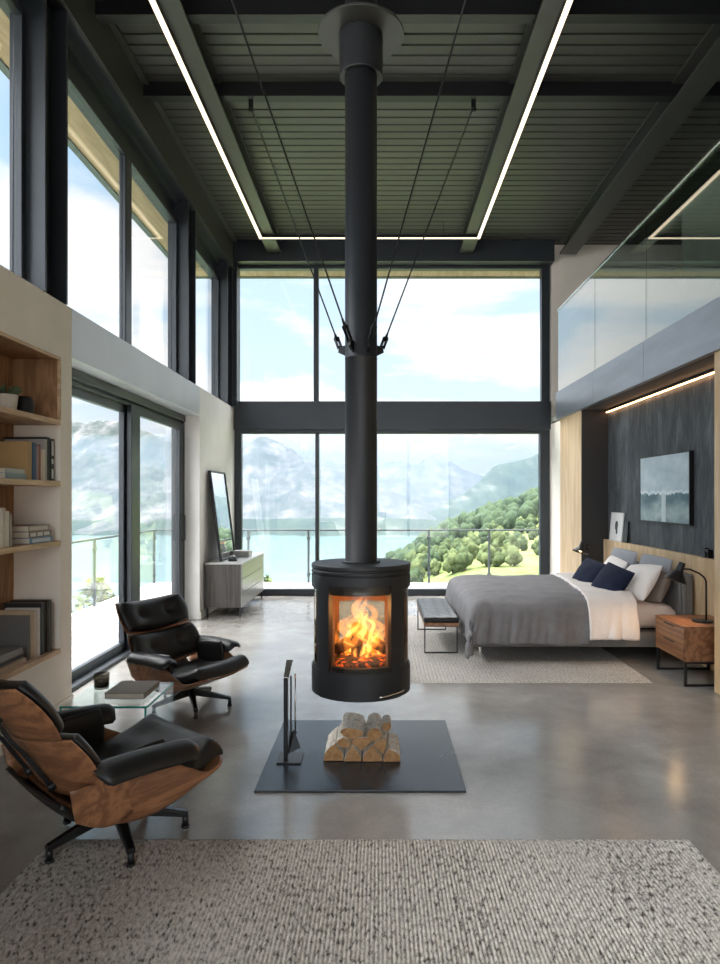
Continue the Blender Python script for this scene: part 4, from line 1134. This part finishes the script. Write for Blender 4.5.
b.build('mirror_frame', M['black'], r)
MB().box(-.012, .006, -Wm / 2 + .022, Wm / 2 - .022, .022, H - .022).build('mirror_glass', M['mirror'], r)
r = thing('domed_ornament', 'small dark domed ornament on the sideboard before the mirror', 'ornament', (-1.885, 8.62, .6765))
b = MB().disc_solid([(.058, 0), (.060, .012), (.058, .016)], 28, smooth=False); b.build('base', M['black'], r)
b = MB().disc_solid([(.054, .0165), (.052, .04), (.038, .062), (.015, .073), (.0005, .075)], 28)
b.build('dome', plain('smoky_dome', (.08, .085, .085), .12, .3), r)
r = thing('grey_box', 'low pale grey box lying on the far end of the sideboard', 'box', (-1.905, 9.25, .6765))
MB().box(-.09, .13, -.10, .10, 0, .06).build('box_body', M['greytop'], r, bevel=.004)
MB().box(-.094, .134, -.104, .104, .0605, .084).build('lid', plain('box_lid', (.52, .51, .49), .6), r, bevel=.004)

# ------------------------------------------------------------------ bed
r = thing('bed', 'wide grey upholstered bed with its head at the dark wall', 'bed', (1.86, 7.0, 0))
ox, oy = 1.86, 7.0
MB().box(.875 - ox, 2.755 - ox, 6.10 - oy, 7.90 - oy, .13, .265).build('bed_frame', M['frame_fabric'], r, bevel=.012)
b = MB().pillow(1.86, 1.74, .135, .12, lambda a, c, z: (1.82 - ox + a, c, .39 + z), k=.06, p=14, q=.4, n=20)
tag(b.build('mattress', M['pinksheet'], r), 'mattress under a pale blush sheet')
b = MB().box(2.765 - ox, 2.865 - ox, 6.09 - oy, 7.91 - oy, .10, .80)
b.build('headboard', M['frame_fabric'], r, bevel=.02)
for s in (-1, 1):
    b = MB().pillow(.89, .62, .03, .004, lambda a, c, z, s=s: (2.762 - ox - z, s * .452 + a, .505 + c), k=.08, p=8, n=14)
    b.build('headboard_pad', M['frame_fabric'], r)
for sx in (.93, 2.60):
    for sy in (6.17, 7.83): MB().box(sx - ox - .012, sx - ox + .012, sy - oy - .012, sy - oy + .012, .014, .13).build('leg', M['rail_leg'] if 'rail_leg' in M else M['chrome'], r)

def cloth(p0, p1, q0, q1, zt, nu, nv, seed, wr=.012, rad=.085, puff=.03, pe=None, flare=.05, gap=0.0):
    """sheet lying over the mattress; p from the foot edge, q from the near edge"""
    BX, BYn, BYf = .935, 6.085, 7.915
    m = MB()
    def hang(t, rr):
        if t <= 0: return 0.0, 0.0
        a = min(t / rr, PI / 2); return rr * math.sin(a), rr * (1 - math.cos(a)) + max(0, t - rr * PI / 2)
    def fn(u, v):
        q = lerp(q0, q1, v); pa, pb = (pe(v) if pe else (p0, p1)); p = lerp(pa, pb, u)
        wdt = BYf - BYn
        X = BX + max(p, 0); Y = BYn + clamp(q, 0, wdt)
        ax, dx = hang(-p, rad); ay, dy = hang(-q, rad); by, ey = hang(q - wdt, rad)
        drop = dx + dy + ey
        if dx > 0 and dy > 0: cr = min(dx, dy); drop = max(dx, dy) + .34 * cr
        else: cr = 0.0
        X -= ax + .11 * cr; Y += by - ay - .20 * cr
        n1 = noise.noise(Vector((p * 3.2 + seed, q * 3.2, seed))) ; n2 = noise.noise(Vector((p * 8 + q * 3 + seed, q * 6 - p * 2, seed + 5)))
        edge = min(1, max(0, min(p, q, wdt - q)) / .25)
        z = zt + puff * (edge ** .5) - drop
        n3 = (1 - abs(noise.noise(Vector((p * 3.4 + q * 4.2 + seed, (q - p * .7) * 1.6 + n1 * .5, seed + 9))))) ** 6
        if drop < .05: z += wr * (n1 + .5 * n2 + 1.3 * n3)
        fold = min(1, drop / .25)
        if dy > 0: Y -= flare * fold * (.35 + .5 * noise.noise(Vector((p * 7 + 1.3 + q * 1.5, q * .8, 1.0))) * 1.3 + .4 * noise.noise(Vector((p * 17 - q * 3, q, 1.3)))) + (.012 + gap) * fold
        if dx > 0: X -= flare * fold * (.35 + .5 * noise.noise(Vector((q * 5.5 + seed, p * .8, 2.0))))
        if ey > 0: Y += .02 * fold
        if dy > 0 or dx > 0: z += .012 * fold * n1
        return (X, Y, max(z, .05))
    m.grid(nu, nv, fn); return m
o = cloth(-.40, 1.10, -.395, 2.12, .53, 84, 110, 1.3, pe=lambda v: (-.40, .96 + .16 * clamp((v - .13) / .6))).build('duvet', M['duvet'], None, (1.4, 7.0, .55), solid=.03, soff=1, world=True)
tag(o, 'rumpled dark grey duvet covering the foot half of the bed', 'duvet')
o = cloth(.93, 1.5, -.375, 2.10, .560, 44, 110, 4.4, wr=.012, puff=.025, flare=.05, gap=.03, pe=lambda v: (.935 + .16 * clamp((v - .12) / .6), 1.36 + .30 * clamp((v - .10) / .6))).build('folded_sheet', M['sheet'], None, (2.0, 7.0, .57), solid=.035, soff=1, world=True)
tag(o, 'white sheet folded back across the bed above the grey duvet', 'sheet')

def cushion(name, label, group, c, w_, h_, T_, mat, tilt, yaw, roll=0.0, pin=.10, seed=0.0, wr=.006):
    """front faces the foot of the bed, leaning back by tilt"""
    R = Matrix.Rotation(yaw, 3, 'Z') @ Matrix.Rotation(tilt, 3, 'Y') @ Matrix.Rotation(roll, 3, 'X')
    m = MB().pillow(w_, h_, T_, T_, lambda a, b_, z: tuple(R @ Vector((-z, -a, b_))), n=22, pin=pin, soft=True, wr=wr, seed=seed)
    return tag(m.build(name, mat, None, c), label, 'pillow', group)
PG = 'pillows at the head of the bed'
cushion('pillow', 'grey pillow against the headboard, far side of the bed', PG, (2.655, 7.35, .725), .78, .44, .055, M['greypillow'], D(14), 0, 0, .06, 1)
cushion('pillow', 'grey pillow against the headboard, near side of the bed', PG, (2.66, 6.52, .725), .76, .44, .055, M['greypillow'], D(14), 0, 0, .06, 2)
cushion('pillow', 'white pillow on the far side, behind the left navy cushion', PG, (2.47, 7.14, .685), .70, .40, .07, M['sheet'], D(30), D(-4), D(2), .07, 3, .01)
cushion('pillow', 'white pillow on the near side, behind the right navy cushion', PG, (2.465, 6.40, .685), .60, .42, .075, M['sheet'], D(34), D(6), D(-6), .07, 4, .012)
cushion('pillow', 'taupe linen pillow at the near edge of the bed', PG, (2.60, 6.25, .665), .30, .36, .06, M['taupe'], D(30), D(10), D(-8), .07, 5, .01)
cushion('cushion', 'navy blue cushion on the bed, left of two', 'navy cushions on the bed', (2.20, 6.98, .69), .44, .37, .07, M['navy'], D(35), D(24), D(10), .12, 6)
cushion('cushion', 'navy blue cushion on the bed, right of two', 'navy cushions on the bed', (2.23, 6.42, .69), .44, .37, .07, M['navy'], D(35), D(24), D(12), .12, 7)

# bench at the foot
r = thing('bench', 'low bench with tufted black seat and thin metal legs at the foot of the bed', 'bench', (.59, 6.93, .014))
tf = [((i - 1) * .11, (j - 4.5) * .118, .022, .016) for i in range(3) for j in range(10)]
b = MB().pillow(.34, 1.22, .042, .02, lambda a, c, z: (a, c, .315 + z), k=.05, p=16, q=.45, n=44, tufts=tf)
b.build('seat_pad', M['benchpad'] if 'benchpad' in M else M['leather'], r)
MB().box(-.165, .165, -.605, .605, .262, .296).build('seat_board', M['walnutv'], r, bevel=.003)
for sy in (-.56, .56):
    b = MB()
    b.box(-.16, -.148, sy - .006, sy + .006, 0, .262).box(.148, .16, sy - .006, sy + .006, 0, .262).box(-.148, .148, sy - .006, sy + .006, 0, .012).box(-.148, .148, sy - .006, sy + .006, .250, .262)
    b.build('leg', M['black'], r)

# nightstand and lamps
r = thing('nightstand', 'walnut nightstand with two drawers on a black sled base', 'nightstand', (2.65, 5.56, 0))
MB().box(-.225, .22, -.27, .27, .195, .458).build('body', M['walnutv'], r, bevel=.002)
MB().box(-.24, .225, -.274, .274, .4585, .474).build('top', M['walnutv'], r, bevel=.002)
for z0 in (.200, .330):
    o = MB().box(-.241, -.2255, -.267, .267, z0, z0 + .124).build('drawer', M['walnutv'], r, bevel=.002)
    MB().box(-.2425, -.2412, -.10, .10, z0 + .108, z0 + .120).build('finger_slot', M['black'], o)
for sy in (-.26, .26):
    b = MB(); b.box(-.232, -.212, sy - .01, sy + .01, 0, .195).box(.205, .225, sy - .01, sy + .01, 0, .195).box(-.212, .205, sy - .01, sy + .01, 0, .018).box(-.212, .205, sy - .01, sy + .01, .177, .1945)
    b.build('sled_leg', M['black'], r)
def shade_parts(r, top, rim, R_, n=36):
    """cone shade from a small neck at top to a wide rim"""
    top, rim = Vector(top), Vector(rim); d = rim - top; L = d.length; u = d / L
    rot = u.to_track_quat('-Z', 'Y').to_matrix()
    pr = [(.026, 0), (.030, -.045), (.034, -.075), (R_, -L), (R_ - .004, -L), (.031, -.078), (.027, -.05), (.022, -.004), (.0005, -.004), (.0005, 0)]
    b = MB(); b.lathe(pr, n, smooth=False); b.v = [tuple(top + rot @ Vector(v)) for v in b.v]
    b.build('lamp_shade', M['black'], r, bevel=.0015)
    b = MB(); c = top + u * (L * .80); bm = bmesh.new(); bmesh.ops.create_uvsphere(bm, u_segments=16, v_segments=10, radius=.024)
    b.add([c + v.co for v in bm.verts], [[v.index for v in f.verts] for f in bm.faces], 0, True); bm.free()
    tag(b.build('bulb', M['bulb'], r), 'lit warm bulb'); return c, u
r = thing('desk_lamp', 'black cone shaded lamp with bent stem on the walnut nightstand', 'lamp', (2.66, 5.50, .4745))
MB().disc_solid([(.082, 0), (.084, .006), (.080, .014), (.02, .018), (.0005, .018)], 40, smooth=False).build('base', M['black'], r, bevel=.001)
MB().tube([(.03, 0, .016), (.03, 0, .28), (.028, 0, .335), (.012, 0, .365), (-.025, 0, .395), (-.10, 0, .43), (-.155, 0, .435)], .0075, 10).build('stem', M['black'], r)
c, u = shade_parts(r, (-.165, 0, .485), (-.225, 0, .335), .097)
ll = bpy.data.lights.new('lamp_light', 'SPOT'); ll.energy = 7; ll.color = (1, .62, .32); ll.shadow_soft_size = .03; ll.spot_size = D(120); ll.spot_blend = .5
lo = bpy.data.objects.new('lamp_light', ll); COL.objects.link(lo); lo.location = Vector((2.66, 5.50, .4745)) + c + u * .03; lo.rotation_euler = u.to_track_quat('-Z', 'Y').to_euler()
r = thing('wall_lamp', 'black cone shaded lamp on a thin arm beyond the far side of the bed', 'lamp', (2.66, 8.583, .86))
MB().box(-.03, .03, -.012, 0, -.05, .05).build('wall_plate', M['black'], r, bevel=.003)
MB().tube([(0, -.012, 0), (0, -.10, .0), (-.02, -.20, .01), (-.10, -.34, .02), (-.155, -.38, .055)], .006, 8).build('arm', M['black'], r)
shade_parts(r, (-.155, -.38, .10), (-.20, -.40, -.035), .10)

# things on the wall and the ledge
r = thing('painting', 'pale blue grey landscape canvas hanging on the dark wall', 'painting', (2.94, 6.835, 1.585))
W_, H_ = 1.19, .70
b = MB().box(-.045, -.001, -W_ / 2, -W_ / 2 + .012, -H_ / 2, H_ / 2).box(-.045, -.001, W_ / 2 - .012, W_ / 2, -H_ / 2, H_ / 2).box(-.045, -.001, -W_ / 2 + .012, W_ / 2 - .012, -H_ / 2, -H_ / 2 + .012).box(-.045, -.001, -W_ / 2 + .012, W_ / 2 - .012, H_ / 2 - .012, H_ / 2)
b.build('picture_frame', M['black'], r)
t = NT('landscape_paint'); tc_ = t.n('ShaderNodeTexCoord'); s_ = t.n('ShaderNodeSeparateXYZ'); t.l(tc_.outputs['Object'], s_.inputs[0])
yy, zz = s_.outputs[1], s_.outputs[2]
nz = t.noise(t.coords((1, 1.5, 3)), 2.5, 6, .6); n3 = t.noise(t.coords((1, 8, 3)), 2.0, 5, .6)
sky = t.ramp(nz, [(.3, (.36, .45, .50)), (.7, (.56, .63, .66))])
hzn = t.math('ADD', -.055, t.math('MULTIPLY', t.math('SUBTRACT', n3, .5), .12))
land = t.ramp(nz, [(.35, (.045, .10, .125)), (.55, (.11, .18, .20)), (.72, (.30, .38, .38))])
below = t.math('LESS_THAN', zz, hzn)
c0 = t.mix(below, sky, land)
fall = t.math('MULTIPLY', t.math('LESS_THAN', t.math('ABSOLUTE', t.math('SUBTRACT', yy, t.math('ADD', -.02, t.math('MULTIPLY', t.math('SUBTRACT', n3, .5), .05)))), .05), below)
c1 = t.mix(t.math('MULTIPLY', fall, .8), c0, (.60, .66, .66))
mist = t.math('MULTIPLY', t.math('MAXIMUM', 0, t.math('SUBTRACT', 1.0, t.math('MULTIPLY', t.math('ABSOLUTE', t.math('ADD', zz, .26)), 7.0))), t.math('MULTIPLY', nz, 1.1))
c2 = t.mix(mist, c1, (.50, .57, .56))
wh = t.math('LESS_THAN', t.math('ABSOLUTE', t.math('SUBTRACT', zz, t.math('ADD', hzn, .018))), .014)
c3 = t.mix(t.math('MULTIPLY', wh, .7), c2, (.70, .75, .76))
M['paint'] = t.bsdf(c3, .5, 0, .3)
MB().box(-.041, -.006, -W_ / 2 + .0125, W_ / 2 - .0125, -H_ / 2 + .0125, H_ / 2 - .0125).build('canvas', M['paint'], r)

r = thing('small_picture', 'small framed black and white print standing on the oak ledge', 'picture', (2.893, 8.20, .9605)); r.rotation_euler = (0, D(4.5), 0)
b = MB().box(0, .014, -.21, -.195, 0, .35).box(0, .014, .195, .21, 0, .35).box(0, .014, -.195, .195, 0, .015).box(0, .014, -.195, .195, .335, .35)
b.build('picture_frame', plain('pale_frame', (.62, .62, .60), .5), r)
MB().box(.003, .012, -.195, .195, .015, .335).build('mount', plain('white_mount', (.72, .71, .69), .8), r)
b = MB(); b.pillow(.10, .12, .0015, .0004, lambda a, c, z: (.0025 - z, a, .19 + c), k=.9, n=8); b.pillow(.06, .07, .0012, .0004, lambda a, c, z: (.0025 - z, a - .02, .12 + c), k=.9, n=8)
b.build('print', plain('ink_print', (.05, .05, .05), .8), r)
r = thing('dark_picture', 'dark framed picture standing on the oak ledge behind the small print', 'picture', (2.905, 7.93, .9605)); r.rotation_euler = (0, D(4.0), 0)
b = MB().box(0, .016, -.085, -.07, 0, .25).box(0, .016, .07, .085, 0, .25).box(0, .016, -.07, .07, 0, .015).box(0, .016, -.07, .07, .235, .25)
b.build('picture_frame', M['black'], r); MB().box(.004, .014, -.07, .07, .015, .235).build('picture_sheet', plain('dark_print', (.05, .055, .06), .6), r)
r = thing('ledge_ornament', 'small black box shaped ornament on the oak ledge by the near oak wall', 'ornament', (2.912, 5.93, .9605))
MB().box(-.024, .024, -.055, .055, .0, .075).build('case', M['black'], r, bevel=.006)
MB().tube([(-.024, -.012, .034), (-.038, -.012, .034)], .024, 20).build('round_knob', M['stove'], r)
MB().box(-.015, .015, .015, .04, .075, .088).build('knob', M['black'], r, bevel=.003)
r = thing('wall_switch', 'small black switch on the oak panel behind the far pillows', 'switch', (2.8795, 8.18, .83))
MB().box(-.008, 0, -.03, .03, -.045, .045).build('plate', M['outlet'], r, bevel=.002); MB().box(-.012, -.0082, -.014, .014, -.022, .022).build('rocker', M['black'], r, bevel=.001)

# ------------------------------------------------------------------ light strips
def strip(name, label, x0, x1, y0, y1, z0, z1, emi):
    r = thing(name, label, 'light', ((x0 + x1) / 2, (y0 + y1) / 2, z0)); cx, cy = (x0 + x1) / 2, (y0 + y1) / 2
    MB().box(x0 - cx, x1 - cx, y0 - cy, y1 - cy, .010, z1 - z0).build('housing', M['black'], r)
    e = .003
    tag(MB().box(x0 - cx + e, x1 - cx - e, y0 - cy + e, y1 - cy - e, 0, .0095).build('diffuser', emi, r), 'glowing warm white diffuser')
strip('light_strip', 'long warm white light strip along the left ceiling beam', -1.665, -1.617, 1.5, 9.30, 5.085, 5.134, M['led'])
strip('light_strip', 'long warm white light strip along the right ceiling beam', 1.357, 1.405, 1.5, 9.30, 5.085, 5.134, M['led'])
strip('light_strip', 'short warm white light strip across the far end between both long strips', -1.616, 1.356, 9.262, 9.30, 5.085, 5.134, M['led'])
for x in (-1.16, .90):
    o = MB().tube([(x, 9.281, 5.135), (x, 9.281, 5.332)], .004, 6).build('hanging_wire', M['black'])
    tag(o, 'thin wire holding the cross light strip, %s end' % ('left' if x < 0 else 'right'), 'wire', 'wires of the cross light strip')
strip('cove_light', 'warm light strip along the top of the dark wall behind the bed', 2.908, 2.930, 5.2, 8.58, 2.580, 2.618, M['led_cove'])
